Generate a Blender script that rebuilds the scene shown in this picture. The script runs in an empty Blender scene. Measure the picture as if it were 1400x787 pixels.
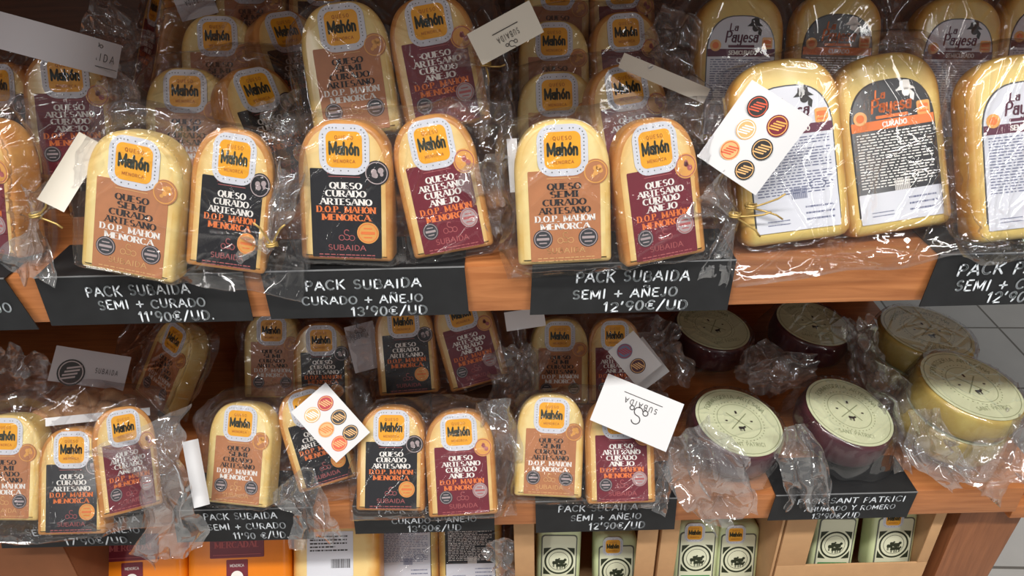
import bpy, math, random
import numpy as np
from mathutils import Vector, Matrix
from mathutils.bvhtree import BVHTree

SC = bpy.context.scene
COL = SC.collection
R = math.radians

# ------------------------------------------------------------------ camera, world, lamps, exposure
F_PX, IW, IH = 1000.0, 1400.0, 787.0
CAM = Vector((0.0, 0.0, 1.45))
PITCH, ROLL = R(31.0), R(1.45)
_fwd = Vector((0, math.cos(PITCH), -math.sin(PITCH)))
_r0 = Vector((1, 0, 0))
_u0 = Vector((0, math.sin(PITCH), math.cos(PITCH)))
_rt = _r0 * math.cos(ROLL) - _u0 * math.sin(ROLL)
_up = _u0 * math.cos(ROLL) + _r0 * math.sin(ROLL)
cd = bpy.data.cameras.new('camera')
cd.sensor_width = 36.0
cd.lens = 36.0 * F_PX / IW
cd.clip_start = 0.02
cam = bpy.data.objects.new('camera', cd)
COL.objects.link(cam)
cam.matrix_world = Matrix(((_rt.x, _up.x, -_fwd.x, CAM.x), (_rt.y, _up.y, -_fwd.y, CAM.y), (_rt.z, _up.z, -_fwd.z, CAM.z), (0, 0, 0, 1)))
SC.camera = cam

wd = bpy.data.worlds.new('shop_light')
wd.use_nodes = True
SC.world = wd
wd.node_tree.nodes['Background'].inputs[0].default_value = (0.96, 0.97, 1.0, 1)
wd.node_tree.nodes['Background'].inputs[1].default_value = 0.18

def lamp(name, loc, sx, sy, power, target=None, col=(1, 0.97, 0.92)):
    ld = bpy.data.lights.new(name, 'AREA')
    ld.shape = 'RECTANGLE'; ld.size = sx; ld.size_y = sy
    ld.energy = power; ld.color = col
    o = bpy.data.objects.new(name, ld)
    COL.objects.link(o)
    o.location = loc
    if target is not None:
        o.rotation_euler = (Vector(target) - Vector(loc)).to_track_quat('-Z', 'Y').to_euler()
    return o

lamp('ceiling_strip_light', (0.1, -0.62, 3.05), 3.6, 0.14, 100, (0.1, 0.7, 0.9))
lamp('ceiling_strip_light', (-1.6, -1.9, 3.05), 0.16, 2.6, 24, (0, 0.7, 0.9))
lamp('ceiling_strip_light', (1.7, -1.8, 3.05), 0.16, 2.6, 24, (0, 0.7, 0.9))

SC.view_settings.view_transform = 'Standard'
SC.view_settings.look = 'None'
SC.view_settings.exposure = 0.0
SC.view_settings.gamma = 1.0
SC.view_settings.use_curve_mapping = False
SC.cycles.use_denoising = True
SC.cycles.max_bounces = 8
SC.cycles.transparent_max_bounces = 40
SC.cycles.caustics_reflective = False
SC.cycles.caustics_refractive = False

# ------------------------------------------------------------------ measuring: photo point -> place in the shop
def ray(px, py):
    return (_fwd + _rt * ((px - IW / 2) / F_PX) - _up * ((py - IH / 2) / F_PX))

def at_y(px, py, y):
    d = ray(px, py)
    return CAM + d * (y / d.y)

def at_z(px, py, z):
    d = ray(px, py)
    return CAM + d * ((z - CAM.z) / d.z)

def on_plane(px, py, p, n):
    d = ray(px, py)
    return CAM + d * ((p - CAM).dot(n) / d.dot(n))

def proj(p):
    v = p - CAM
    a = v.dot(_fwd)
    return (IW / 2 + F_PX * v.dot(_rt) / a, IH / 2 - F_PX * v.dot(_up) / a)

# ------------------------------------------------------------------ materials
def lin(c):
    return tuple(((x / 255.0) / 12.92 if x / 255.0 <= 0.04045 else ((x / 255.0 + 0.055) / 1.055) ** 2.4) for x in c)

def nd(nt, typ, **kw):
    n = nt.nodes.new(typ)
    for k, v in kw.items():
        if k in n.inputs:
            n.inputs[k].default_value = v
        else:
            setattr(n, k, v)
    return n

def mat(name, rgb, rough=0.5, coat=0.0, var=0.0, vscale=30.0, rgb2=None, bump=0.0, bscale=60.0, metal=0.0, stretch=None, sss=0.0):
    m = bpy.data.materials.new(name)
    m.use_nodes = True
    nt = m.node_tree
    b = nt.nodes['Principled BSDF']
    c = lin(rgb)
    b.inputs['Base Color'].default_value = (*c, 1)
    b.inputs['Roughness'].default_value = rough
    b.inputs['Metallic'].default_value = metal
    b.inputs['Coat Weight'].default_value = coat
    b.inputs['Coat Roughness'].default_value = 0.08
    if sss:
        b.inputs['Subsurface Weight'].default_value = sss
        b.inputs['Subsurface Radius'].default_value = (0.01, 0.006, 0.003)
        b.inputs['Subsurface Scale'].default_value = 0.5
    L = nt.links
    if var or rgb2 or bump:
        tc = nd(nt, 'ShaderNodeTexCoord')
        mp = nd(nt, 'ShaderNodeMapping')
        if stretch:
            mp.inputs['Scale'].default_value = stretch
        L.new(tc.outputs['Object'], mp.inputs['Vector'])
    if var or rgb2:
        no = nd(nt, 'ShaderNodeTexNoise', Scale=vscale, Detail=5.0, Roughness=0.6)
        L.new(mp.outputs[0], no.inputs['Vector'])
        rp = nd(nt, 'ShaderNodeValToRGB')
        c2 = lin(rgb2) if rgb2 else tuple(max(0, x * (1 - var)) for x in c)
        rp.color_ramp.elements[0].position = 0.35
        rp.color_ramp.elements[1].position = 0.68
        rp.color_ramp.elements[0].color = (*c2, 1)
        rp.color_ramp.elements[1].color = (*c, 1)
        L.new(no.outputs['Fac'], rp.inputs['Fac'])
        L.new(rp.outputs['Color'], b.inputs['Base Color'])
    if bump:
        n2 = nd(nt, 'ShaderNodeTexNoise', Scale=bscale, Detail=4.0)
        L.new(mp.outputs[0], n2.inputs['Vector'])
        bp = nd(nt, 'ShaderNodeBump', Strength=bump, Distance=0.002)
        L.new(n2.outputs['Fac'], bp.inputs['Height'])
        L.new(bp.outputs['Normal'], b.inputs['Normal'])
    return m

def cheese_mat(name, mid, edge, spread):
    """Paste of a cut cheese: paler in the middle, deeper towards its rind, mottled."""
    m = bpy.data.materials.new(name)
    m.use_nodes = True
    nt = m.node_tree
    L = nt.links
    b = nt.nodes['Principled BSDF']
    tc = nd(nt, 'ShaderNodeTexCoord')
    sp = nd(nt, 'ShaderNodeSeparateXYZ')
    L.new(tc.outputs['Generated'], sp.inputs[0])
    def math_(op, a, bb=None):
        n = nd(nt, 'ShaderNodeMath', operation=op)
        for i, v in enumerate((a, bb)):
            if v is None: continue
            if isinstance(v, (int, float)): n.inputs[i].default_value = v
            else: L.new(v, n.inputs[i])
        return n.outputs[0]
    ax = math_('MULTIPLY', math_('ABSOLUTE', math_('SUBTRACT', sp.outputs['X'], 0.5)), 2.0)
    az = math_('SUBTRACT', sp.outputs['Z'], 0.12)
    r = math_('POWER', math_('ADD', math_('POWER', ax, 4.0), math_('POWER', math_('MAXIMUM', az, 0.0), 5.0)), 0.5)
    no = nd(nt, 'ShaderNodeTexNoise', Scale=38.0, Detail=4.0)
    L.new(tc.outputs['Object'], no.inputs['Vector'])
    r2 = math_('ADD', r, math_('MULTIPLY', math_('SUBTRACT', no.outputs['Fac'], 0.5), 0.7))
    rp = nd(nt, 'ShaderNodeValToRGB')
    rp.color_ramp.elements[0].position = 1.0 - spread
    rp.color_ramp.elements[1].position = 1.0
    rp.color_ramp.elements[0].color = (*lin(mid), 1)
    rp.color_ramp.elements[1].color = (*lin(edge), 1)
    L.new(r2, rp.inputs['Fac'])
    L.new(rp.outputs['Color'], b.inputs['Base Color'])
    b.inputs['Roughness'].default_value = 0.42
    b.inputs['Coat Weight'].default_value = 0.35
    b.inputs['Coat Roughness'].default_value = 0.1
    return m

def wood_mat(name, a, bcol, rough=0.45, scale=(2.5, 40, 40)):
    m = bpy.data.materials.new(name)
    m.use_nodes = True
    nt = m.node_tree
    L = nt.links
    b = nt.nodes['Principled BSDF']
    tc = nd(nt, 'ShaderNodeTexCoord')
    mp = nd(nt, 'ShaderNodeMapping')
    mp.inputs['Scale'].default_value = scale
    L.new(tc.outputs['Object'], mp.inputs['Vector'])
    n1 = nd(nt, 'ShaderNodeTexNoise', Scale=3.0, Detail=8.0, Roughness=0.65, Distortion=0.6)
    L.new(mp.outputs[0], n1.inputs['Vector'])
    rp = nd(nt, 'ShaderNodeValToRGB')
    rp.color_ramp.elements[0].position = 0.3
    rp.color_ramp.elements[1].position = 0.7
    rp.color_ramp.elements[0].color = (*lin(bcol), 1)
    rp.color_ramp.elements[1].color = (*lin(a), 1)
    L.new(n1.outputs['Fac'], rp.inputs['Fac'])
    L.new(rp.outputs['Color'], b.inputs['Base Color'])
    b.inputs['Roughness'].default_value = rough
    bp = nd(nt, 'ShaderNodeBump', Strength=0.15, Distance=0.001)
    L.new(n1.outputs['Fac'], bp.inputs['Height'])
    L.new(bp.outputs['Normal'], b.inputs['Normal'])
    return m

def film_mat(name, haze, base=0.05, edge=0.55, rough=0.1, bump=0.35, scale=45.0, tint=(0.93, 0.93, 0.94)):
    """Thin clear cellophane: see-through, mirror-like at a slant, faintly milky, finely creased."""
    m = bpy.data.materials.new(name)
    m.use_nodes = True
    nt = m.node_tree
    L = nt.links
    out = nt.nodes['Material Output']
    nt.nodes.remove(nt.nodes['Principled BSDF'])
    tc = nd(nt, 'ShaderNodeTexCoord')
    no = nd(nt, 'ShaderNodeTexNoise', Scale=scale, Detail=3.0, Distortion=1.2)
    vo = nd(nt, 'ShaderNodeTexVoronoi', Scale=scale * 1.1)
    vo.feature = 'F1'
    L.new(tc.outputs['Object'], no.inputs['Vector'])
    L.new(tc.outputs['Object'], vo.inputs['Vector'])
    ad = nd(nt, 'ShaderNodeMath', operation='ADD')
    L.new(no.outputs['Fac'], ad.inputs[0])
    L.new(vo.outputs['Distance'], ad.inputs[1])
    bp = nd(nt, 'ShaderNodeBump', Strength=bump, Distance=0.004)
    L.new(ad.outputs[0], bp.inputs['Height'])
    lw = nd(nt, 'ShaderNodeLayerWeight', Blend=0.28)
    L.new(bp.outputs['Normal'], lw.inputs['Normal'])
    mr = nd(nt, 'ShaderNodeMapRange')
    mr.inputs['To Min'].default_value = base
    mr.inputs['To Max'].default_value = edge
    L.new(lw.outputs['Facing'], mr.inputs['Value'])
    tr = nd(nt, 'ShaderNodeBsdfTransparent')
    tr.inputs['Color'].default_value = (*tint, 1)
    gl = nd(nt, 'ShaderNodeBsdfGlossy')
    gl.inputs['Roughness'].default_value = rough
    L.new(bp.outputs['Normal'], gl.inputs['Normal'])
    df = nd(nt, 'ShaderNodeBsdfDiffuse')
    df.inputs['Color'].default_value = (0.8, 0.8, 0.8, 1)
    m1 = nd(nt, 'ShaderNodeMixShader', Fac=haze)
    L.new(tr.outputs[0], m1.inputs[1])
    L.new(df.outputs[0], m1.inputs[2])
    m2 = nd(nt, 'ShaderNodeMixShader')
    L.new(mr.outputs[0], m2.inputs['Fac'])
    L.new(m1.outputs[0], m2.inputs[1])
    L.new(gl.outputs[0], m2.inputs[2])
    L.new(m2.outputs[0], out.inputs['Surface'])
    return m

M = {}
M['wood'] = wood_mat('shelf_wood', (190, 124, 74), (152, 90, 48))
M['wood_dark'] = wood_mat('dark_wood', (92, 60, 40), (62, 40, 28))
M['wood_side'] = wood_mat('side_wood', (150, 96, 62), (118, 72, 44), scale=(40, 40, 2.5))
M['slate'] = mat('black_card', (27, 28, 30), 0.62, var=0.35, vscale=40)
M['slate_edge'] = mat('worn_card_edge', (120, 122, 124), 0.7)
M['chalk'] = mat('chalk_pen', (226, 232, 238), 0.8)
M['paste_semi'] = cheese_mat('pale_cheese', (236, 214, 148), (222, 172, 84), 0.42)
M['paste_cur'] = cheese_mat('golden_cheese', (232, 202, 136), (214, 152, 66), 0.5)
M['paste_pay'] = cheese_mat('straw_cheese', (222, 194, 112), (196, 136, 56), 0.45)
M['rind'] = mat('orange_rind', (206, 150, 80), 0.45, 0.3, rgb2=(184, 118, 54), vscale=25, bump=0.3, bscale=90)
M['rind_pale'] = mat('pale_rind', (232, 208, 140), 0.45, 0.3, rgb2=(220, 180, 98), vscale=25)
M['copper'] = mat('copper_label', (190, 126, 84), 0.4, 0.25, var=0.12, vscale=60)
M['black_label'] = mat('black_label', (24, 24, 29), 0.35, 0.3)
M['maroon'] = mat('maroon_label', (116, 30, 46), 0.4, 0.25, var=0.1, vscale=60)
M['white'] = mat('white_paper', (206, 206, 208), 0.55)
M['white_coat'] = mat('white_label', (212, 214, 222), 0.45, 0.2)
M['cream'] = mat('cream_card', (206, 199, 186), 0.6)
M['greycard'] = mat('grey_card', (190, 186, 190), 0.6)
M['amber'] = mat('amber_print', (240, 168, 32), 0.45, 0.2)
M['ink'] = mat('dark_ink', (40, 34, 34), 0.6)
M['ink_blue'] = mat('grey_blue_ink', (104, 110, 140), 0.6)
M['ink_green'] = mat('dark_green_ink', (46, 52, 36), 0.6)
M['ink_red'] = mat('brick_ink', (164, 66, 32), 0.6)
M['ink_orange'] = mat('orange_ink', (232, 122, 58), 0.6)
M['ink_white'] = mat('white_ink', (240, 236, 230), 0.6)
M['ink_pink'] = mat('rose_ink', (176, 92, 92), 0.6)
M['ink_wine'] = mat('wine_ink', (92, 36, 60), 0.6)
M['seal_dark'] = mat('dark_seal', (58, 60, 64), 0.4, 0.2)
M['seal_gold'] = mat('gold_seal', (226, 164, 84), 0.4, 0.2)
M['seal_grey'] = mat('grey_seal', (176, 160, 160), 0.4, 0.2)
M['seal_tan'] = mat('tan_sticker', (214, 168, 110), 0.5)
M['seal_red'] = mat('red_sticker', (170, 40, 48), 0.5)
M['seal_coral'] = mat('coral_sticker', (206, 84, 56), 0.5)
M['seal_black'] = mat('black_sticker', (36, 32, 32), 0.5)
M['wax_wine'] = mat('wine_rind', (84, 32, 42), 0.3, 0.5, rgb2=(58, 20, 30), vscale=20, bump=0.2)
M['wax_yellow'] = mat('yellow_rind', (196, 176, 98), 0.35, 0.4, rgb2=(176, 146, 72), vscale=18, bump=0.2)
M['disc_label'] = mat('pale_green_label', (222, 228, 188), 0.55)
M['disc_ink'] = mat('sage_ink', (150, 160, 120), 0.6)
M['orange_wax'] = mat('orange_wax', (240, 134, 20), 0.3, 0.5, var=0.12, vscale=12)
M['carton'] = mat('brown_carton', (196, 154, 110), 0.75, var=0.12, vscale=25)
M['green_wrap'] = mat('pale_green_wrap', (210, 220, 172), 0.4, 0.3)
M['frame_ink'] = mat('grey_frame_ink', (98, 100, 92), 0.6)
M['green_ink'] = mat('leaf_green_ink', (76, 140, 84), 0.6)
M['tie'] = mat('gold_twist_tie', (190, 160, 96), 0.35, metal=0.6)
M['biscuit'] = mat('brown_biscuit', (188, 146, 104), 0.7, rgb2=(150, 104, 66), vscale=60, bump=0.6, bscale=80)
M['film'] = film_mat('clear_cellophane', 0.012, base=0.018, edge=0.6, rough=0.06, bump=0.10, scale=30)
M['film_wrap'] = film_mat('crumpled_cellophane', 0.12, base=0.13, edge=0.8, rough=0.06, bump=0.12, scale=30)

# ------------------------------------------------------------------ objects, parents, labels
def link(name, data, parent=None):
    o = bpy.data.objects.new(name, data)
    COL.objects.link(o)
    if parent is not None:
        o.parent = parent
    return o

def tag(o, label, cat, group=None):
    o['label'] = label
    o['category'] = cat
    if group: o['group'] = group
    return o

def root(name, mtx, label, cat, group=None):
    o = link(name, None)
    o.empty_display_size = 0.03
    o.matrix_world = mtx
    return tag(o, label, cat, group)

class MB:
    def __init__(self):
        self.v, self.f, self.m = [], [], []
    def add(self, vs, fs, mi=0):
        b = len(self.v)
        self.v += [tuple(x) for x in vs]
        for f in fs:
            self.f.append(tuple(i + b for i in f)); self.m.append(mi)
    def box(self, x0, x1, y0, y1, z0, z1, mi=0, bev=0.0):
        if bev <= 0:
            vs = [(x, y, z) for z in (z0, z1) for y in (y0, y1) for x in (x0, x1)]
            self.add(vs, [(0, 2, 3, 1), (4, 5, 7, 6), (0, 1, 5, 4), (2, 6, 7, 3), (0, 4, 6, 2), (1, 3, 7, 5)], mi)
        else:
            out = [(x0, z0), (x1, z0), (x1, z1), (x0, z1)]
            self.slab(out, y0, y1, bev, mi, mi, seg=2)
    def slab(self, out, y0, y1, bev, mi=0, mi_side=0, seg=3):
        """Outline (x,z), counter-clockwise seen from the front, carried from y0 (front) to y1 with rounded rims."""
        n = len(out)
        nr = []
        for i in range(n):
            a, b, c = out[i - 1], out[i], out[(i + 1) % n]
            e1 = Vector((b[0] - a[0], b[1] - a[1])); e2 = Vector((c[0] - b[0], c[1] - b[1]))
            if e1.length < 1e-9: e1 = e2
            if e2.length < 1e-9: e2 = e1
            e1.normalize(); e2.normalize()
            n1 = Vector((e1.y, -e1.x)); n2 = Vector((e2.y, -e2.x))
            s = n1 + n2
            k = max(0.4, 1 + n1.dot(n2))
            nr.append(s / k)
        prof = [(y0 + bev * (1 - math.sin(math.pi / 2 * (1 - i / seg))), bev * (1 - math.cos(math.pi / 2 * (1 - i / seg)))) for i in range(seg + 1)]
        prof = prof + [(y1 - (p[0] - y0), p[1]) for p in reversed(prof)]
        vs = []
        for y, ins in prof:
            for (x, z), q in zip(out, nr):
                vs.append((x - q.x * ins, y, z - q.y * ins))
        b = len(self.v)
        self.v += vs
        K = len(prof)
        for k in range(K - 1):
            for i in range(n):
                j = (i + 1) % n
                self.f.append((b + k * n + i, b + (k + 1) * n + i, b + (k + 1) * n + j, b + k * n + j)); self.m.append(mi_side)
        self.f.append(tuple(b + i for i in range(n))); self.m.append(mi)
        self.f.append(tuple(b + (K - 1) * n + i for i in range(n))[::-1]); self.m.append(mi)
    def sheet(self, out, y, th, mi=0):
        """A thin sticker facing -y: outline (x,z), front at y, back at y+th."""
        n = len(out)
        vs = [(x, y, z) for x, z in out] + [(x, y + th, z) for x, z in out]
        fs = [tuple(range(n)), tuple(range(2 * n - 1, n - 1, -1))]
        fs += [(i, i + n, (i + 1) % n + n, (i + 1) % n) for i in range(n)]
        self.add(vs, fs, mi)
    def ring(self, cx, cz, r0, r1, y, mi=0, n=36, sx=1.0):
        vs = []
        for i in range(n):
            a = 2 * math.pi * i / n
            vs += [(cx + sx * r0 * math.cos(a), y, cz + r0 * math.sin(a)), (cx + sx * r1 * math.cos(a), y, cz + r1 * math.sin(a))]
        fs = [(2 * i, 2 * i + 1, (2 * i + 3) % (2 * n), (2 * i + 2) % (2 * n)) for i in range(n)]
        self.add(vs, fs, mi)
    def flat(self, out, y, mi=0):
        self.add([(x, y, z) for x, z in out], [tuple(range(len(out)))], mi)
    def lathe(self, prof, n=48, mi=0):
        """Profile (r,z) around the z axis."""
        vs = []
        for r, z in prof:
            for i in range(n):
                a = 2 * math.pi * i / n
                vs.append((r * math.cos(a), r * math.sin(a), z))
        fs = []
        for k in range(len(prof) - 1):
            for i in range(n):
                j = (i + 1) % n
                fs.append((k * n + i, k * n + j, (k + 1) * n + j, (k + 1) * n + i))
        fs.append(tuple(range(n))[::-1])
        fs.append(tuple((len(prof) - 1) * n + i for i in range(n)))
        self.add(vs, fs, mi)
    def tube(self, pts, r, n=6, mi=0):
        pts = [Vector(p) for p in pts]
        vs = []
        for i, p in enumerate(pts):
            d = (pts[min(i + 1, len(pts) - 1)] - pts[max(i - 1, 0)]).normalized()
            a = d.cross(Vector((0.3, 0.2, 1))).normalized(); b = d.cross(a)
            for k in range(n):
                t = 2 * math.pi * k / n
                vs.append(p + a * r * math.cos(t) + b * r * math.sin(t))
        fs = []
        for i in range(len(pts) - 1):
            for k in range(n):
                j = (k + 1) % n
                fs.append((i * n + k, i * n + j, (i + 1) * n + j, (i + 1) * n + k))
        fs.append(tuple(range(n))); fs.append(tuple((len(pts) - 1) * n + k for k in range(n)))
        self.add(vs, fs, mi)
    def mesh(self, name, mats, smooth=False, angle=None):
        me = bpy.data.meshes.new(name)
        me.from_pydata(self.v, [], self.f)
        for m in (mats if isinstance(mats, (list, tuple)) else [mats]):
            me.materials.append(M[m] if isinstance(m, str) else m)
        me.polygons.foreach_set('material_index', self.m)
        if smooth:
            me.polygons.foreach_set('use_smooth', [True] * len(self.f))
            if angle:
                me.set_sharp_from_angle(angle=R(angle))
        me.update()
        return me
    def build(self, name, mats, parent=None, smooth=False, angle=None):
        return link(name, self.mesh(name, mats, smooth, angle), parent)

def rrect(cx, cz, w, h, r, n=6):
    out = []
    for sx, sz, a0 in ((1, -1, -90), (1, 1, 0), (-1, 1, 90), (-1, -1, 180)):
        for i in range(n + 1):
            a = R(a0 + 90 * i / n)
            out.append((cx + sx * (w / 2 - r) + r * math.cos(a), cz + sz * (h / 2 - r) + r * math.sin(a)))
    return out

def circ(cx, cz, r, n=28, sx=1.0):
    return [(cx + sx * r * math.cos(2 * math.pi * i / n), cz + r * math.sin(2 * math.pi * i / n)) for i in range(n)]

def copy_tree(o, parent=None):
    c = o.copy()
    COL.objects.link(c)
    if parent is not None:
        c.parent = parent
    for ch in list(o.children):
        copy_tree(ch, c)
    return c

# ------------------------------------------------------------------ lettering: one skeleton alphabet, several pens
def arc(cx, cy, rx, ry, a0, a1, n=9):
    return [(cx + rx * math.cos(R(a0 + (a1 - a0) * i / n)), cy + ry * math.sin(R(a0 + (a1 - a0) * i / n))) for i in range(n + 1)]

GL = {
 'A': (.8, [[(0, 0), (.4, 1)], [(.4, 1), (.8, 0)], [(.14, .34), (.66, .34)]]),
 'B': (.74, [[(.08, 0), (.08, 1)], [(.08, 1), (.36, 1)] + arc(.36, .78, .24, .22, 90, -90) + [(.2, .56)], [(.2, .54), (.42, .54)] + arc(.42, .27, .28, .27, 90, -90) + [(.08, 0)]]),
 'C': (.72, [arc(.4, .5, .38, .5, 48, 312, 14)]),
 'D': (.74, [[(.08, 0), (.08, 1)], [(.08, 1), (.3, 1)] + arc(.3, .5, .4, .5, 90, -90, 12) + [(.08, 0)]]),
 'E': (.62, [[(.08, 0), (.08, 1)], [(.08, 1), (.58, 1)], [(.08, .52), (.48, .52)], [(.08, 0), (.6, 0)]]),
 'F': (.6, [[(.08, 0), (.08, 1)], [(.08, 1), (.58, 1)], [(.08, .52), (.48, .52)]]),
 'G': (.76, [arc(.4, .5, .38, .5, 48, 345, 14), [(.45, .42), (.76, .42), (.76, .06)]]),
 'H': (.78, [[(.08, 0), (.08, 1)], [(.7, 0), (.7, 1)], [(.08, .5), (.7, .5)]]),
 'I': (.3, [[(.15, 0), (.15, 1)]]),
 'J': (.52, [[(.4, 1), (.4, .22)] + arc(.22, .22, .18, .22, 0, -160)]),
 'K': (.74, [[(.08, 0), (.08, 1)], [(.68, 1), (.1, .42)], [(.26, .58), (.7, 0)]]),
 'L': (.58, [[(.08, 0), (.08, 1)], [(.08, 0), (.56, 0)]]),
 'M': (.94, [[(.08, 0), (.08, 1)], [(.08, 1), (.47, .15)], [(.47, .15), (.86, 1)], [(.86, 1), (.86, 0)]]),
 'N': (.8, [[(.08, 0), (.08, 1)], [(.08, 1), (.72, 0)], [(.72, 0), (.72, 1)]]),
 'O': (.8, [arc(.4, .5, .36, .5, 90, 450, 18)]),
 'P': (.64, [[(.08, 0), (.08, 1)], [(.08, 1), (.36, 1)] + arc(.36, .74, .24, .26, 90, -90) + [(.08, .48)]]),
 'Q': (.82, [arc(.4, .5, .36, .5, 90, 450, 18), [(.46, .2), (.78, -.12)]]),
 'R': (.72, [[(.08, 0), (.08, 1)], [(.08, 1), (.36, 1)] + arc(.36, .75, .24, .25, 90, -90) + [(.08, .5)], [(.34, .5), (.68, 0)]]),
 'S': (.62, [arc(.31, .74, .24, .26, 40, 270, 9) + arc(.31, .25, .26, .25, 90, -140, 9)]),
 'T': (.72, [[(.36, 0), (.36, 1)], [(.02, 1), (.7, 1)]]),
 'U': (.76, [[(.08, 1), (.08, .32)] + arc(.38, .32, .3, .32, 180, 360, 9) + [(.68, 1)]]),
 'V': (.76, [[(.02, 1), (.38, 0)], [(.38, 0), (.74, 1)]]),
 'Y': (.72, [[(.02, 1), (.36, .5), (.36, 0)], [(.36, .5), (.7, 1)]]),
 'X': (.7, [[(.02, 1), (.68, 0)], [(.02, 0), (.68, 1)]]),
 'Z': (.66, [[(.04, 1), (.62, 1)], [(.62, 1), (.04, 0)], [(.04, 0), (.64, 0)]]),
 '0': (.64, [arc(.32, .5, .28, .5, 90, 450, 16)]),
 '1': (.36, [[(.04, .78), (.22, 1), (.22, 0)]]),
 '2': (.62, [arc(.31, .72, .26, .28, 160, -30, 9) + [(.04, 0)], [(.04, 0), (.6, 0)]]),
 '3': (.58, [arc(.28, .76, .24, .24, 150, -90, 9) + arc(.28, .26, .27, .26, 90, -150, 9)]),
 '4': (.66, [[(.48, 0), (.48, 1), (.03, .32), (.64, .32)]]),
 '7': (.6, [[(.03, 1), (.58, 1), (.22, 0)]]),
 '9': (.6, [arc(.3, .7, .25, .3, 0, 360, 14), [(.55, .7), (.5, .3), (.36, 0)]]),
 "'": (.24, [[(.14, 1.02), (.08, .74)]]),
 '.': (.26, [[(.1, 0), (.1, .06)]]),
 '+': (.7, [[(.35, .14), (.35, .8)], [(.03, .46), (.67, .46)]]),
 '-': (.5, [[(.06, .46), (.44, .46)]]),
 '/': (.56, [[(.02, -.12), (.54, 1.08)]]),
 '\u20ac': (.74, [arc(.44, .5, .32, .48, 48, 312, 12), [(.02, .6), (.5, .6)], [(.02, .4), (.48, .4)]]),
 'a': (.56, [[(.46, .62), (.46, 0)], arc(.25, .22, .2, .22, 20, 340, 10), arc(.26, .46, .2, .18, 0, 150, 6)]),
 'h': (.56, [[(.08, 0), (.08, 1)], arc(.27, .42, .19, .22, 180, 0, 8) + [(.46, 0)]]),
 'n': (.56, [[(.08, 0), (.08, .64)], arc(.27, .42, .19, .22, 180, 0, 8) + [(.46, 0)]]),
 'o': (.56, [arc(.28, .32, .2, .32, 90, 450, 12)]),
 'e': (.54, [[(.08, .34), (.46, .34)] + arc(.27, .32, .2, .32, 4, 300, 10)]),
 's': (.48, [arc(.24, .48, .16, .16, 40, 270, 7) + arc(.24, .16, .18, .16, 90, -140, 7)]),
 'y': (.56, [[(.06, .64), (.08, .3)] + arc(.26, .22, .19, .22, 180, 330, 6), [(.46, .64), (.46, -.16)] + arc(.28, -.16, .18, .2, 0, -140, 6)]),
 ' ': (.42, []),
}
GL['\u00d1'] = (.8, GL['N'][1] + [arc(.28, 1.2, .12, .08, 180, 0, 4) + arc(.52, 1.22, .12, .08, 180, 360, 4)])
GL['\u00d3'] = (.8, GL['O'][1] + [[(.36, 1.12), (.5, 1.3)]])
GL['\u00f3'] = (.56, GL['o'][1] + [[(.24, .76), (.38, .96)]])

PEN = {'chalk': (.165, .155, False), 'didone': (.27, .075, True), 'bold': (.28, .16, False), 'thin': (.08, .08, False), 'medium': (.13, .12, False), 'script': (.2, .12, False)}

def text_width(s, h, gap):
    return sum((GL.get(c, GL[' '])[0] + gap) * h for c in s) - gap * h

def text(mb, s, cx, z, h, y, pen='medium', mi=0, fit=None, gap=0.16, rot=0.0, wob=0.0, slant=0.0, rng=None):
    """Draw the string centred on (cx, z = baseline), facing -y."""
    hv, hh, serif = PEN[pen]
    w = text_width(s, h, gap)
    sx = fit / w if fit else 1.0
    x = -w / 2
    ca, sa = math.cos(rot), math.sin(rot)
    rng = rng or random.Random(len(s) * 7 + 1)
    def P(px, pz):
        px = px * sx + slant * pz
        return (cx + px * ca - pz * sa, y, z + px * sa + pz * ca)
    def seg(a, b, wd):
        dx, dz = b[0] - a[0], b[1] - a[1]
        l = math.hypot(dx, dz)
        if l < 1e-7: return
        nx, nz = -dz / l * wd / 2, dx / l * wd / 2
        mb.add([P(a[0] - nx, a[1] - nz), P(b[0] - nx, b[1] - nz), P(b[0] + nx, b[1] + nz), P(a[0] + nx, a[1] + nz)], [(0, 1, 2, 3)], mi)
    for c in s:
        wd, strokes = GL.get(c, GL[' '])
        oy = rng.uniform(-wob, wob) * h
        kk = 1 + rng.uniform(-wob, wob)
        for st in strokes:
            pts = [(x + px * h, pz * h * kk + oy) for px, pz in st]
            for i in range(len(pts) - 1):
                dx, dz = pts[i + 1][0] - pts[i][0], pts[i + 1][1] - pts[i][1]
                l = math.hypot(dx, dz) or 1e-9
                k = abs(dz) / l
                t = hh + (hv - hh) * k ** 1.5
                if serif and 0.3 < k < 0.97 and dx * dz > 0 and len(st) == 2:
                    t = hh * 1.3
                seg(pts[i], pts[i + 1], t * h)
                if i and not serif:
                    r = t * h * 0.5
                    q = pts[i]
                    mb.add([P(q[0] + r * math.cos(a), q[1] + r * math.sin(a)) for a in (0, 1.05, 2.09, 3.14, 4.19, 5.24)], [(0, 1, 2, 3, 4, 5)], mi)
            if serif and len(st) >= 2:
                for e, o in ((pts[0], pts[1]), (pts[-1], pts[-2])):
                    zz = (e[1] - oy) / h
                    if (abs(zz) < .02 or abs(zz - 1) < .02) and abs(e[1] - o[1]) > .5 * abs(e[0] - o[0]):
                        seg((e[0] - .2 * h, e[1]), (e[0] + .2 * h, e[1]), .07 * h)
            elif not serif and pts:
                for q in (pts[0], pts[-1]):
                    r = hv * h * 0.5
                    mb.add([P(q[0] + r * math.cos(a), q[1] + r * math.sin(a)) for a in (0, 1.05, 2.09, 3.14, 4.19, 5.24)], [(0, 1, 2, 3, 4, 5)], mi)
        x += (wd + gap) * h

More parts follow.
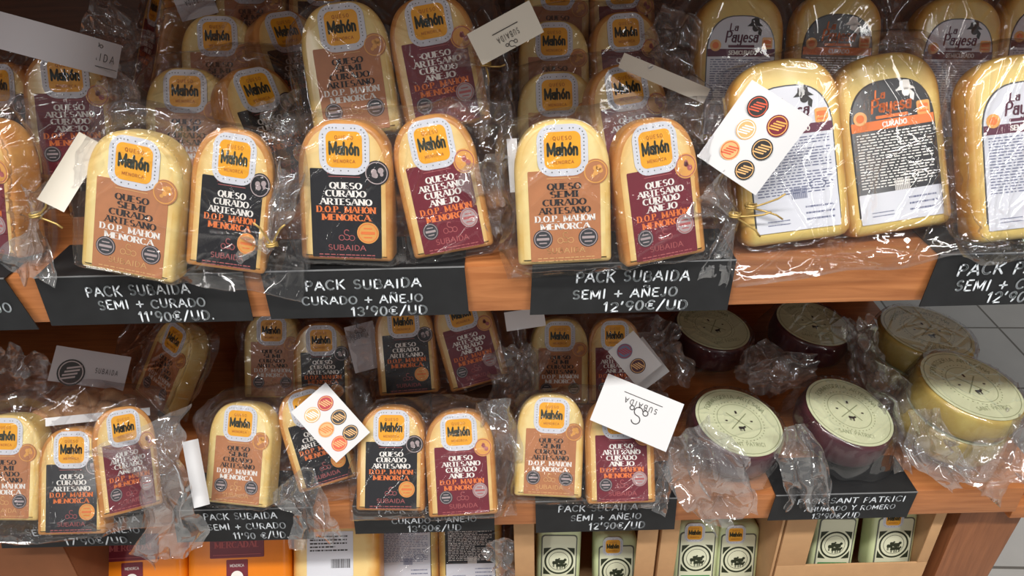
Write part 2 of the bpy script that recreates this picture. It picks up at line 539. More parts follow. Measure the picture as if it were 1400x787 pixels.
def small_print(mb, x0, x1, z0, z1, n, y, mi=0, th=0.45, seed=1, lo=0.5):
    """Rows of print too fine to read: broken dashes."""
    rng = random.Random(seed)
    step = (z1 - z0) / n
    for k in range(n):
        z = z1 - (k + 0.5) * step
        x = x0
        end = x0 + (x1 - x0) * rng.uniform(lo, 1.0) if k % 4 == 3 else x1
        while x < end:
            w = rng.uniform(0.02, 0.1) * (x1 - x0)
            e = min(x + w, end)
            mb.flat([(x, z - step * th / 2), (e, z - step * th / 2), (e, z + step * th / 2), (x, z + step * th / 2)], y, mi)
            x = e + (x1 - x0) * rng.uniform(.012, .03)

# ------------------------------------------------------------------ the setting: tiled floor and the wooden display
UZ, UY, UT = 1.0944, 0.635, 0.054      # upper shelf: top, front edge, thickness
LZ, LY, LT = 0.693, 0.700, 0.047       # lower shelf
TZ, TY = 0.36, 0.620                   # bottom shelf

def tile_mat():
    m = bpy.data.materials.new('floor_tiles')
    m.use_nodes = True
    nt = m.node_tree; L = nt.links
    b = nt.nodes['Principled BSDF']
    tc = nd(nt, 'ShaderNodeTexCoord')
    mp = nd(nt, 'ShaderNodeMapping')
    mp.inputs['Rotation'].default_value = (0, 0, R(3))
    mp.inputs['Location'].default_value = (0.09, 0.16, 0)
    L.new(tc.outputs['Object'], mp.inputs['Vector'])
    br = nd(nt, 'ShaderNodeTexBrick', Scale=1.0)
    br.offset = 0.0
    br.inputs['Brick Width'].default_value = 0.33
    br.inputs['Row Height'].default_value = 0.33
    br.inputs['Mortar Size'].default_value = 0.004
    br.inputs['Color1'].default_value = (*lin((206, 204, 200)), 1)
    br.inputs['Color2'].default_value = (*lin((196, 195, 192)), 1)
    br.inputs['Mortar'].default_value = (*lin((120, 116, 110)), 1)
    L.new(mp.outputs[0], br.inputs['Vector'])
    no = nd(nt, 'ShaderNodeTexNoise', Scale=9.0, Detail=6.0)
    L.new(tc.outputs['Object'], no.inputs['Vector'])
    mx = nd(nt, 'ShaderNodeMixRGB', blend_type='MULTIPLY', Fac=0.18)
    L.new(br.outputs['Color'], mx.inputs[1]); L.new(no.outputs['Fac'], mx.inputs[2])
    L.new(mx.outputs[0], b.inputs['Base Color'])
    b.inputs['Roughness'].default_value = 0.35
    return m

M['tiles'] = tile_mat()
mb = MB(); mb.box(-3.5, 4.5, -2.5, 5.0, -0.05, 0.0)
fl = mb.build('floor', 'tiles'); fl['kind'] = 'structure'

mb = MB(); mb.box(-3.5, 4.5, 4.9, 5.0, 0.0, 3.1)
M['wall'] = mat('shop_wall', (206, 204, 198), 0.8, var=0.06, vscale=3)
wl = mb.build('wall_back', 'wall'); wl['kind'] = 'structure'

unit = root('wooden_display_shelf', Matrix.Translation((0, 0.9, 0)), 'orange-brown wooden shop display with two laden shelves in view', 'display shelf')
def upart(name, m, *boxes, bev=0.003):
    q = MB()
    for b_ in boxes:
        q.box(b_[0], b_[1], b_[2] - 0.9, b_[3] - 0.9, b_[4], b_[5], 0, bev)
    return q.build(name, m, unit, True, 35)
upart('shelf_board', 'wood', (-1.15, 1.5, UY, 1.19, UZ - UT, UZ))
upart('shelf_board', 'wood', (-1.15, 0.69, LY, 1.19, LZ - LT, LZ))
upart('shelf_board', 'wood', (-1.15, 0.66, TY, 1.19, TZ - 0.04, TZ))
upart('shelf_board', 'wood', (-1.15, 1.5, 0.515, 1.19, 1.52, 1.57))
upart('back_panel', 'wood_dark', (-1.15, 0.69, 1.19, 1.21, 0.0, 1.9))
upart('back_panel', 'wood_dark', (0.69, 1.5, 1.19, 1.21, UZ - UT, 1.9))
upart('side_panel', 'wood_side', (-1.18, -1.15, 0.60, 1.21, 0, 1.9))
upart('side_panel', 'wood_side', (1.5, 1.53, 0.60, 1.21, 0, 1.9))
q = MB()
ra, rb = at_y(1402, 700, .735), at_y(1352, 787, .735)
rk = (ra.x - rb.x) / (ra.z - rb.z)
q.slab([(0.645, 0.0), (max(.66, ra.x - rk * ra.z), 0.0), (max(.66, ra.x - rk * ra.z), ra.z - (ra.x - .66) / rk), (ra.x, ra.z), (ra.x, LZ - LT), (0.645, LZ - LT)] if ra.x - rk * ra.z < .66 else [(0.645, 0.0), (ra.x - rk * ra.z, 0.0), (ra.x, ra.z), (ra.x, LZ - LT), (0.645, LZ - LT)], 0.735 - 0.9, 0.775 - 0.9, 0.003, 0, 0, 2)
q.build('leg', 'wood_side', unit, True, 35)
upart('apron', 'wood', (0.70, 0.775, 0.715, 1.19, LZ - LT - 0.03, LZ - LT - 0.005))

# ------------------------------------------------------------------ chalk-written price cards folded over the shelf edges
def price_card(z, yf, fl_px, fr_px, bl_px, br_px, lines, label, group, flap=0.07):
    """A black card: flap lying on the shelf, front hanging over the edge."""
    yy = yf - 0.004
    a = at_y(*fl_px, yy); b = at_y(*fr_px, yy)
    c = at_y(*bl_px, yy - 0.004); d = at_y(*br_px, yy - 0.004)
    x0, x1 = a.x, b.x
    h = (a.z + b.z - c.z - d.z) / 2
    zt = z + 0.0022
    w = x1 - x0
    cx = (x0 + x1) / 2
    sk = ((c.x + d.x) - (a.x + b.x)) / 2
    sk = max(-0.02, min(0.02, sk))
    r = root('price_card', Matrix.Translation((cx, yy, zt)), label, 'price card', group)
    q = MB()
    q.add([(-w / 2, 0, 0), (w / 2, 0, 0), (w / 2 + sk, -0.004, -h), (-w / 2 + sk, -0.004, -h),
           (-w / 2, 0.0012, -0.0012), (w / 2, 0.0012, -0.0012), (w / 2 + sk, -0.0028, -h), (-w / 2 + sk, -0.0028, -h)],
          [(0, 3, 2, 1), (4, 5, 6, 7), (3, 7, 6, 2), (1, 2, 6, 5), (0, 4, 7, 3)])
    q.build('front_face', 'slate', r)
    q = MB()
    q.box(-w / 2, w / 2, 0.0006, flap, -0.0012, 0)
    q.build('top_flap', 'slate', r)
    q = MB()
    q.box(-w / 2, w / 2, -0.0006, 0.0008, -0.0005, 0.0006)
    q.build('fold_edge', 'slate_edge', r)
    q = MB()
    rng = random.Random(int(abs(cx) * 1000))
    for s, fx, fz, hh, wf in lines:
        xx = -w / 2 + fx * w + sk * fz
        text(q, s, xx, -fz * h, hh * h, -0.0006 - 0.004 * fz, 'chalk', 0, fit=wf * w if wf else None, gap=0.2, wob=0.06, rot=rng.uniform(0.0, 0.014), slant=0.06, rng=rng)
    q.build('chalk_lettering', 'chalk', r)
    return r

GU, GLW = 'price cards on the upper shelf edge', 'price cards on the lower shelf edge'
E = '\u20ac'
price_card(UZ, UY, (-262, 392), (8, 387), (-196, 462), (47, 455),
           [('PACK SUBAIDA', .5, .38, .2, .6), ('SEMI + A\u00d1EJO', .68, .64, .18, .5), ("12'90" + E + '/UD', .6, .9, .18, .36)],
           'black price card cut by the left frame edge on the upper shelf', GU)
price_card(UZ, UY, (47, 381), (333, 378), (72, 447), (347, 443),
           [('PACK SUBAIDA', .475, .4, .2, .5), ('SEMI + CURADO', .525, .67, .18, .52), ("11'90" + E + '/UD.', .63, .95, .2, .37)],
           "black upper shelf price card chalked SEMI + CURADO 11'90", GU)
price_card(UZ, UY, (356, 373), (635, 364), (375, 436), (637, 430),
           [('PACK SUBAIDA', .49, .39, .19, .57), ('CURADO + A\u00d1EJO', .475, .70, .17, .6), ("13'90" + E + '/UD', .6, .99 - .03, .19, .38)],
           "black upper shelf price card chalked CURADO + A\u00d1EJO 13'90", GU)
price_card(UZ, UY, (728, 366), (1007, 357), (733, 431), (985, 428),
           [('PACK SUBAIDA', .5, .36, .2, .56), ('SEMI + A\u00d1EJO', .47, .68, .18, .52), ("12'90" + E + '/UD', .58, .95, .19, .42)],
           "black upper shelf price card chalked SEMI + A\u00d1EJO 12'90", GU)
price_card(UZ, UY, (1285, 349), (1570, 340), (1258, 419), (1530, 412),
           [('PACK PAYESA', .42, .38, .22, .6), ('SEMI + CURADO', .44, .69, .2, .6), ("12'90" + E + '/UD', .52, .98 - .04, .2, .4)],
           'black price card chalked PACK P at the right frame edge', GU)
price_card(LZ, LY, (-5, 706), (196, 700), (5, 752), (198, 744),
           [('PACK SUBAIDA', .66, .3, .19, .62), ('SEMI + CUR + A\u00d1EJO', .58, .61, .18, .78), ("17'90" + E + '/UD.', .68, .92, .2, .46)],
           "black lower shelf price card chalked 17'90 under the three-cheese pack", GLW)
price_card(LZ, LY, (236, 698), (428, 694), (244, 742), (428, 736),
           [('PACK SUBAIDA', .48, .3, .2, .52), ('SEMI + CURADO', .52, .62, .19, .56), ("11'90 " + E + '/UD.', .62, .92, .21, .4)],
           "black lower shelf price card chalked SEMI + CURADO 11'90", GLW)
price_card(LZ, LY, (483, 700), (676, 694), (488, 737), (676, 732),
           [('PACK SUBAIDA', .46, .26, .2, .56), ('CURADO + A\u00d1EJO', .57, .64, .2, .6), ("13'90" + E + '/UD', .57, .95, .23, .38)],
           "black lower shelf price card chalked CURADO + A\u00d1EJO 13'90", GLW)
price_card(LZ, LY, (732, 686), (926, 680), (733, 729), (922, 722),
           [('PACK SUBAIDA', .44, .32, .2, .56), ('SEMI + A\u00d1EJO', .5, .62, .19, .5), ("12'90" + E + '/UD', .58, .92, .22, .4)],
           "black lower shelf price card chalked SEMI + A\u00d1EJO 12'90", GLW)
price_card(LZ, LY, (1060, 682), (1255, 672), (1052, 717), (1236, 705),
           [('PACK SANT PATRICI', .55, .34, .22, .76), ('AHUMADO Y ROMERO', .56, .64, .19, .64), ("13'90" + E + '/UD', .48, .95, .22, .34)],
           'black lower shelf price card below the round cheeses', GLW)

# ------------------------------------------------------------------ the arch-topped cheeses with a logo sticker and a printed band
CW, CH, CT = 0.0895, 0.135, 0.036
def arch(w, h, r_top, narrow=0.0, n=14, rb=0.004):
    out = []
    for a in (-90, -60, -30, 0):
        out.append((w / 2 - rb + rb * math.cos(R(a)), rb + rb * math.sin(R(a))))
    wt = w / 2 * (1 - narrow)
    for i in range(n + 1):
        a = math.pi / 2 * i / n
        out.append((wt * math.cos(a) ** 0.74 if i < n else 0.0, h - r_top + r_top * math.sin(a) ** 0.9))
    left = [(-x, z) for x, z in reversed(out[:-1])]
    return out + left

BODY = {}
def note_body(kind, me):
    BODY[kind] = (np.array([v.co[:] for v in me.vertices]), [tuple(p.vertices) for p in me.polygons])

def logo_sticker(parent, cx, cz, s=0.047):
    q = MB(); q.sheet(rrect(cx, cz, s, s * 1.0, s * .3), -0.0011, 0.0008)
    lg = q.build('logo_sticker', 'white_coat', parent)
    q = MB(); q.flat(rrect(cx, cz, s * .72, s * .72, s * .14), -0.0013); q.build('logo_field', 'amber', lg)
    q = MB()
    text(q, 'Mah\u00f3n', cx, cz - s * .09, s * .225, -0.0016, 'bold', 0, fit=s * .6, gap=.1)
    rng = random.Random(3)
    for k in range(44):   # fine print round the rim
        t = k / 44 * 2 * math.pi
        rx = s * .42
        px = cx + rx * max(-1, min(1, 1.25 * math.cos(t))); pz = cz + rx * max(-1, min(1, 1.25 * math.sin(t)))
        if rng.random() < .8:
            q.flat(rrect(px, pz, s * .022, s * .022, s * .005, 1), -0.0013)
    q.build('logo_lettering', 'ink_green', lg)
    q = MB()
    text(q, 'QUESO', cx, cz + s * .2, s * .07, -0.0016, 'medium', 0, gap=.4)
    text(q, 'MENORCA', cx, cz - s * .26, s * .06, -0.0016, 'medium', 0, gap=.3)
    q.build('logo_caption', 'ink_red', lg)
    return lg

def seal(parent, x, z, r, m, m2, seed=0, mark='bar'):
    q = MB(); q.sheet(circ(x, z, r), -0.0010, 0.0007)
    s = q.build('seal', m, parent)
    q = MB()
    q.ring(x, z, r * .82, r * .9, -0.0012)
    if mark == 'bar':
        q.flat(rrect(x, z, r * 1.3, r * .26, r * .05, 2), -0.0012)
        for k in (-1, 1): q.flat(rrect(x, z + k * r * .42, r * .8, r * .12, r * .04, 2), -0.0012)
    else:
        rng = random.Random(seed)
        for k in range(5):
            a = rng.uniform(0, 6.3); d = r * rng.uniform(.1, .45)
            q.flat(circ(x + d * math.cos(a), z + d * math.sin(a), r * rng.uniform(.14, .28), 9), -0.0012)
    q.build('seal_print', m2, s)
    return s

def make_menorca(kind):
    r = link('cheese', None)
    paste = 'paste_semi' if kind == 'semi' else 'paste_cur'
    q = MB(); q.slab(arch(CW, CH, CH * .38), 0, CT, 0.006, 0, 1, 4)
    body = q.build('cheese_body', [paste, 'rind_pale' if kind == 'semi' else 'rind'], r, True, 50)
    note_body(kind, body.data)
    band = {'semi': 'copper', 'curado': 'black_label', 'anejo': 'maroon'}[kind]
    c1 = 'ink' if kind == 'semi' else 'ink_white'
    c2 = 'ink_white' if kind == 'semi' else 'ink_orange'
    lw, lt = 0.067, CH * .665
    q = MB(); q.sheet(rrect(0.001, lt / 2 + .002, lw, lt - .004, .0008, 1), -0.0006, 0.0006)
    lb = q.build('label', band, r)
    up = [('QUESO', .556, .031), ('SEMI', .502, .026), ('CURADO', .446, .040), ('ARTESANO', .389, .048)] if kind == 'semi' else \
         ([('QUESO', .55, .030), ('CURADO', .494, .038), ('ARTESANO', .436, .049)] if kind == 'curado' else
          [('QUESO', .556, .030), ('ARTESANO', .500, .049), ('CURADO', .446, .039), ('A\u00d1EJO', .389, .032)])
    lo = [('D.O.P. MAH\u00d3N', .333, .056), ('MENORCA', .277, .046)] if kind != 'curado' else [('D.O.P. MAH\u00d3N', .38, .056), ('MENORCA', .324, .046)]
    q = MB()
    for s, z, w in up: text(q, s, .001, z * CH - .003, .0057, -0.0009, 'didone', 0, fit=w, gap=.12)
    q.build('label_lettering', c1, lb)
    q = MB()
    for s, z, w in lo: text(q, s, .001, z * CH - .003, .0057, -0.0009, 'didone', 0, fit=w, gap=.12)
    q.build('region_lettering', c2, lb)
    q = MB()
    text(q, 'MENORCA 100%', .0, .628 * CH, .0026, -0.0009, 'medium', 0, fit=.032)
    q.flat(rrect(0, .612 * CH, .030, .0006, .0001, 1), -0.0009)
    text(q, 'SUBAIDA', .001, .085 * CH, .005, -0.0009, 'medium', 0, fit=.036)
    text(q, 'S', .001, .16 * CH, .010, -0.0009, 'thin', 0)
    q.ring(-.004, .175 * CH, .0022, .0028, -0.0009); q.ring(.006, .175 * CH, .0022, .0028, -0.0009)
    small_print(q, -.026, .028, .02 * CH, .06 * CH, 2, -0.0009, 0, .35, 5)
    q.build('fine_print', {'semi': 'seal_tan', 'curado': 'ink_pink', 'anejo': 'ink_pink'}[kind], lb)
    if kind == 'semi':
        seal(r, .0305, .645 * CH, .0118, 'copper', 'seal_gold', 1, 'blob')
        seal(r, -.0205, .19 * CH, .0092, 'seal_dark', 'seal_grey'); seal(r, .0225, .19 * CH, .0092, 'seal_dark', 'seal_grey')
    elif kind == 'curado':
        seal(r, .0305, .645 * CH, .0118, 'black_label', 'seal_grey', 2, 'blob')
        seal(r, .0215, .215 * CH, .0105, 'seal_gold', 'ink_orange')
    else:
        seal(r, .0305, .645 * CH, .0118, 'seal_gold', 'ink_pink', 4, 'blob')
        seal(r, .0235, .24 * CH, .0095, 'seal_grey', 'ink_pink'); seal(r, -.0205, .19 * CH, .0085, 'seal_dark', 'seal_grey')
    logo_sticker(r, .0005, .80 * CH)
    return r

PW, PH, PT = 0.108, 0.178, 0.036
def make_payesa(kind):
    r = link('cheese', None)
    q = MB(); q.slab(arch(PW, PH, PH * .26, n=12, rb=.012), 0, PT, 0.011, 0, 0, 5)
    body = q.build('cheese_body', ['paste_pay'], r, True, 50)
    note_body(kind, body.data)
    dark = kind == 'payesa_black'
    bg, fg = ('black_label', 'ink_white') if dark else ('white_coat', 'ink_blue')
    lw, z0, z1 = 0.082, 0.018, 0.150
    out = [(lw / 2, z0), *[(lw / 2 * math.cos(R(a)) ** .7 if a < 90 else 0, z1 - .045 + .045 * math.sin(R(a)) ** .9) for a in range(0, 91, 9)]]
    out = out + [(-x, z) for x, z in reversed(out[:-1])]
    q = MB(); q.sheet(out, -0.0008, 0.0008)
    lb = q.build('label', bg, r)
    q = MB()
    out2 = [(x * 1.03, z if z < z0 + .001 else z + .0014) for x, z in out]
    q.sheet(out2, -0.0004, 0.0004)
    q.build('label_border', 'seal_dark' if not dark else 'seal_black', lb)
    ink = 'ink_orange' if dark else 'ink_wine'
    q = MB()
    text(q, 'La', -.010, .1335, .008, -0.0011, 'script', 0, slant=.15)
    text(q, 'Payesa', .0, .1205, .012, -0.0011, 'script', 0, fit=.040, gap=.08, slant=.15)
    q.build('name_lettering', ink, lb)
    q = MB()   # head in a wide hat
    q.flat([(.006, .1385), (.026, .1385), (.021, .1425), (.0205, .1475), (.015, .1485), (.011, .1465), (.0105, .1425)], -0.0011)
    q.flat(circ(.0165, .1365, .0042, 16), -0.0011)
    q.flat([(.0205, .1385), (.0245, .134), (.023, .127), (.0195, .130)], -0.0011)
    q.build('emblem', fg if dark else 'ink', lb)
    q = MB()
    q.flat([(-lw / 2, .1035), (lw / 2, .1035), (lw / 2, .1125), (-lw / 2, .1125)], -0.00105)
    q.flat(rrect(0, .1155, .032, .003, .0005, 1), -0.00105)
    q.build('grade_band', ink, lb)
    q = MB(); text(q, 'SEMICURADO' if not dark else 'CURADO', .002, .1058, .0045, -0.0013, 'bold', 0, fit=.034 if not dark else .024)
    q.build('grade_lettering', 'ink_white', lb)
    q = MB()
    small_print(q, -.037, .037, .046, .1015, 20, -0.0011, 0, .38, 11, .6)
    q.ring(.022, .054, .004, .0046, -0.0011, sx=1.8); q.ring(.030, .036, .0026, .0036, -0.0011)
    for k in range(14): q.flat(rrect(-.004 + k * .0011, .044, .0006, .016, .0001, 1), -0.0012)
    q.build('fine_print', fg, lb)
    q = MB(); q.flat(circ(-.0315, .1165, .0068, 24), -0.0013); q.flat(rrect(.0315, .119, .0128, .0136, .002, 3), -0.0013)
    s = q.build('origin_seal', 'seal_gold', r)
    q = MB(); q.flat(circ(-.0315, .1165, .004, 20), -0.0015); q.flat(rrect(.0315, .1205, .0096, .0045, .001, 2), -0.0015); q.flat(rrect(.0315, .1155, .0096, .002, .0006, 2), -0.0015)
    q.build('seal_print', 'ink_orange', s)
    q = MB(); q.sheet(rrect(.0, .0265, lw, .030, .0008, 1), -0.0014, 0.0006)
    w = q.build('weight_sticker', 'white_coat', r)
    q = MB(); small_print(q, -.03, -.008, .017, .024, 2, -0.0016, 0, .3, 3); small_print(q, .008, .036, .018, .036, 3, -0.0016, 0, .3, 8)
    q.build('sticker_print', 'ink_blue', w)
    return r

BOARDS = [(-1.15, 1.5, UY, 1.19, UZ - UT, UZ), (-1.15, 0.69, LY, 1.19, LZ - LT, LZ), (-1.15, 0.66, TY, 1.19, TZ - 0.04, TZ), (-1.15, 1.5, 1.19, 1.21, 0.0, 1.9)]
PLACED = []
for x0, x1, y0, y1, z0, z1 in BOARDS:
    q = MB(); q.box(x0, x1, y0, y1, z0, z1)
    PLACED.append(BVHTree.FromPolygons(q.v, q.f))
def tree_of(kind, mtx):
    v, f = BODY[kind]
    return BVHTree.FromPolygons([mtx @ Vector(p) for p in v], f)
def settle(kind, mtx):
    """Slide a thing nearer or farther by millimetres until it clears its neighbours."""
    d = (mtx.translation - CAM).normalized()
    opts = sorted(((abs(a) * .0012 + abs(b) * .004 * (.6 if b < 0 else .4), a, b) for a in range(-16, 17) for b in range(-12, 13)))
    for _c, a, b in opts:
        m2 = Matrix.Translation(d * (b * .004) + Vector((a * .0012, 0, 0))) @ mtx
        t = tree_of(kind, m2)
        if not any(t.overlap(p) for p in PLACED):
            PLACED.append(t)
            return m2
    print('UNSETTLED', kind, [round(x) for x in proj(mtx.translation)], [round(x, 3) for x in mtx.translation], [i for i, p in enumerate(PLACED) if tree_of(kind, mtx).overlap(p)], len(PLACED))
    PLACED.append(tree_of(kind, mtx))
    return mtx

PROTO = {}
DIM = {'semi': (CW, CH, CT), 'curado': (CW, CH, CT), 'anejo': (CW, CH, CT), 'payesa_white': (PW, PH, PT), 'payesa_black': (PW, PH, PT)}
def cheese(kind, mtx, label, group):
    if kind not in PROTO:
        o = make_payesa(kind) if kind.startswith('payesa') else make_menorca(kind)
        PROTO[kind] = o
    else:
        o = copy_tree(PROTO[kind])
    mtx = settle(kind, mtx)
    o.matrix_world = mtx
    tag(o, label, 'cheese', group)
    return (o, kind, mtx)

def frame(X, Z, org):
    Y = Z.cross(X).normalized()
    return Matrix(((X.x, Y.x, Z.x, org.x), (X.y, Y.y, Z.y, org.y), (X.z, Y.z, Z.z, org.z), (0, 0, 0, 1)))

def stand(kind, bx, by, tx, lean, label, group, shelf, yaw=0.0, lift=0.0, sx=1.0, sy=1.0):
    """A cheese resting on its back lower edge on a shelf: base centre and top column read from the photo."""
    w, h, t = DIM[kind]
    t = t * sy
    l = R(lean)
    B = at_z(bx, by, shelf + 0.0035 + lift + t * math.sin(l))
    best = None
    for k in range(-60, 61):
        rl = R(k * .5)
        Z = Vector((math.sin(rl), math.cos(rl) * math.sin(l), math.cos(rl) * math.cos(l)))
        e = abs(proj(B + Z * h)[0] - tx)
        if best is None or e < best[0]: best = (e, Z)
    Z = best[1]
    X = Vector((math.cos(R(yaw)), math.sin(R(yaw)), 0))
    X = (X - Z * X.dot(Z)).normalized()
    return cheese(kind, frame(X, Z, B) @ Matrix.Diagonal((sx, sy, 1, 1)), label, group)

def hang(kind, lx, ly, y, lean, roll, yaw, label, group, sx=1.0, sy=1.0):
    """A cheese placed by its logo (or label middle) at a known distance from the shelf front."""
    w, h, t = DIM[kind]
    zl = h * (.80 if not kind.startswith('payesa') else .56)
    rot = Matrix.Rotation(R(yaw), 3, 'Z') @ Matrix.Rotation(R(-lean), 3, 'X') @ Matrix.Rotation(R(roll), 3, 'Y')
    Z = rot @ Vector((0, 0, 1)); X = rot @ Vector((1, 0, 0))
    P = at_y(lx, ly, y)
    B = P - Z * zl
    return cheese(kind, frame(X, Z, B) @ Matrix.Diagonal((sx, sy, 1, 1)), label, group)

G1, G2, G3_, G4_ = 'wrapped cheeses at the front of the upper shelf', 'wrapped cheeses behind on the upper shelf', 'wrapped cheeses at the front of the lower shelf', 'wrapped cheeses in shade at the back of the lower shelf'
NM = {'semi': 'pale cheese with copper semi curado label', 'curado': 'golden cheese with black curado label', 'anejo': 'golden cheese with maroon a\u00f1ejo label', 'payesa_white': 'straw cheese with white arched label', 'payesa_black': 'straw cheese with black arched label'}
P = {}
def add(pack, c):
    P.setdefault(pack, []).append(c)
UL = 15
add('u0', stand('anejo', -22, 345, -40, UL, NM['anejo'] + ' cut by the left frame edge, upper front row', G1, UZ, -18))
add('u1', stand('semi', 172, 377, 185, UL, NM['semi'] + " above the SEMI + CURADO upper price card", G1, UZ, sx=.97))
add('u1', stand('curado', 294, 369, 308, UL, NM['curado'] + ', turned, above the upper SEMI + CURADO card', G1, UZ, 8, sx=.82, sy=.5))
add('u2', stand('curado', 474, 357, 469, UL, NM['curado'] + ' above the CURADO + A\u00d1EJO upper price card', G1, UZ))
add('u2', stand('anejo', 613, 346, 574, UL, NM['anejo'] + ', tilted left, above the upper CURADO + A\u00d1EJO card', G1, UZ, 2, sx=.90, sy=.8))
add('u3', stand('semi', 773, 361, 766, UL, NM['semi'] + ' above the SEMI + A\u00d1EJO upper price card', G1, UZ))
add('u3', stand('anejo', 905, 356, 883, UL, NM['anejo'] + ' above the SEMI + A\u00d1EJO upper price card', G1, UZ, 8, sx=.91, sy=.8))
add('u4', stand('payesa_white', 1094, 330, 1070, 26, NM['payesa_white'] + ' half behind the six-sticker card', G1, UZ))
add('u4', stand('payesa_black', 1226, 316, 1199, 26, NM['payesa_black'] + ' at the front of the upper shelf', G1, UZ))
add('u5', stand('payesa_white', 1410, 326, 1398, 26, NM['payesa_white'] + ' cut by the right frame edge, upper front row', G1, UZ))

add('m0', hang('anejo', 89, 104, .80, 24, 4, 12, NM['anejo'] + ' under the curved grey card at far left', G2))
add('m0', hang('curado', -4, 113, .80, 24, -4, -14, NM['curado'] + ' at the left frame edge, upper back row', G2))
add('m1', hang('semi', 253, 125, .81, 26, 4, 4, NM['semi'] + ' directly behind the leftmost full front pair', G2))
add('m1', hang('curado', 352, 126, .82, 26, 2, 50, NM['curado'] + ' turned aside behind the leftmost full front pair', G2))
add('m2', hang('semi', 297, 50, .91, 26, 2, 4, NM['semi'] + ' two rows behind the leftmost full front pair', G2))
add('m2', hang('curado', 389, 46, .92, 26, 2, 46, NM['curado'] + ' turned aside two rows behind leftmost full pair', G2))
add('m3', hang('semi', 467, 38, .775, 24, -5, 2, NM['semi'] + ' standing high behind the CURADO + A\u00d1EJO front pair', G2))
add('m3', hang('anejo', 575, 30, .785, 24, -9, 0, NM['anejo'] + ' standing high behind the CURADO + A\u00d1EJO front pair', G2))
add('m4', hang('semi', 761, 130, .81, 24, -1, 0, NM['semi'] + ' directly behind the SEMI + A\u00d1EJO front pair', G2))
add('m4', hang('anejo', 857, 124, .80, 24, -5, 10, NM['anejo'] + ' directly behind the SEMI + A\u00d1EJO front pair', G2))
add('m5', hang('semi', 757, 57, .95, 24, 0, 0, NM['semi'] + ' two rows behind the SEMI + A\u00d1EJO front pair', G2))
add('m5', hang('anejo', 846, 45, .95, 24, -2, 5, NM['anejo'] + ' two rows behind the SEMI + A\u00d1EJO front pair', G2))
add('m6', hang('semi', 762, -10, 1.06, 22, 2, 0, NM['semi'] + ' cut by the top frame edge above two alike', G2))
add('m6', hang('anejo', 848, -12, 1.06, 22, -2, 0, NM['anejo'] + ' cut by the top frame edge above two alike', G2))
add('m7', hang('semi', 340, -20, 1.03, 24, 2, 4, NM['semi'] + ' cut by the top frame edge at upper left', G2))
add('m7', hang('curado', 425, -16, 1.04, 24, 6, 12, NM['curado'] + ' cut by the top frame edge at upper left', G2))
add('m8', hang('payesa_white', 1012, 82, .90, 20, 2, 2, NM['payesa_white'] + ' behind, left of the black-labelled back one', G2))
add('m8', hang('payesa_black', 1143, 80, .90, 20, 2, -2, NM['payesa_black'] + ' in the back row of the upper shelf', G2))
add('m9', hang('payesa_white', 1308, 86, .90, 20, 2, 0, NM['payesa_white'] + ' in the back row at upper right', G2))
add('m9', hang('payesa_white', 1425, 70, .92, 20, 2, 0, NM['payesa_white'] + ' in the back row cut by the right frame edge', G2))
add('m10', hang('anejo', 212, 10, 1.00, 24, 0, -52, NM['anejo'] + ' turned to show its rind at the top left', G2))

LL = 33
add('l0', hang('semi', 6, 596, .715, LL, 2, 0, NM['semi'] + ' at left of the three-cheese pack', G3_))
add('l0', hang('curado', 95, 615, .705, LL, 3, 4, NM['curado'] + ' in the middle of the three-cheese pack', G3_, sx=.94, sy=.8))
add('l0', hang('anejo', 168, 588, .742, 27, 17, 44, NM['anejo'] + ' turned aside in the three-cheese pack', G3_, sx=.82, sy=.35))
add('l1', stand('semi', 320, 691, 331, LL, NM['semi'] + " above the lower SEMI + CURADO 11'90 card", G3_, LZ, -10))
add('l1', hang('curado', 400, 560, .775, 30, -13, 4, NM['curado'] + ' tilted under the white six-sticker card', G3_, sx=.95, sy=.6))
add('l2', stand('curado', 533, 699, 535, LL, NM['curado'] + " above the lower CURADO + A\u00d1EJO 13'90 card", G3_, LZ))
add('l2', stand('anejo', 627, 706, 619, LL, NM['anejo'] + " above the lower CURADO + A\u00d1EJO 13'90 card", G3_, LZ))
add('l3', stand('semi', 749, 680, 755, LL, NM['semi'] + " above the lower SEMI + A\u00d1EJO 12'90 card", G3_, LZ))
add('l3', stand('anejo', 848, 689, 844, LL, NM['anejo'] + ' half under the white card printed SUBAIDA', G3_, LZ))

add('s1', hang('semi', 371, 452, .965, 28, 2, 0, NM['semi'] + ' in shade behind the lower SEMI + CURADO pack', G4_))
add('s1', hang('curado', 438, 468, .955, 28, 0, 0, NM['curado'] + ' in shade behind the lower SEMI + CURADO pack', G4_))
add('s2', hang('curado', 551, 440, .905, 30, -3, 0, NM['curado'] + ' in shade behind the lower CURADO + A\u00d1EJO pack', G4_))
add('s2', hang('anejo', 622, 430, .905, 30, -14, 0, NM['anejo'] + ' tilted in shade above the lower CURADO card', G4_))
add('s3', hang('semi', 765, 462, .95, 24, 1, 0, NM['semi'] + ' in shade behind the lower SEMI + A\u00d1EJO pack', G4_))
add('s3', hang('anejo', 836, 460, .945, 24, 0, 0, NM['anejo'] + ' in shade behind the lower SEMI + A\u00d1EJO pack', G4_, sx=.92, sy=.5))
add('s0', hang('semi', 238, 464, .92, 34, 8, -34, NM['semi'] + ' turned aside in shade at lower left', G4_))

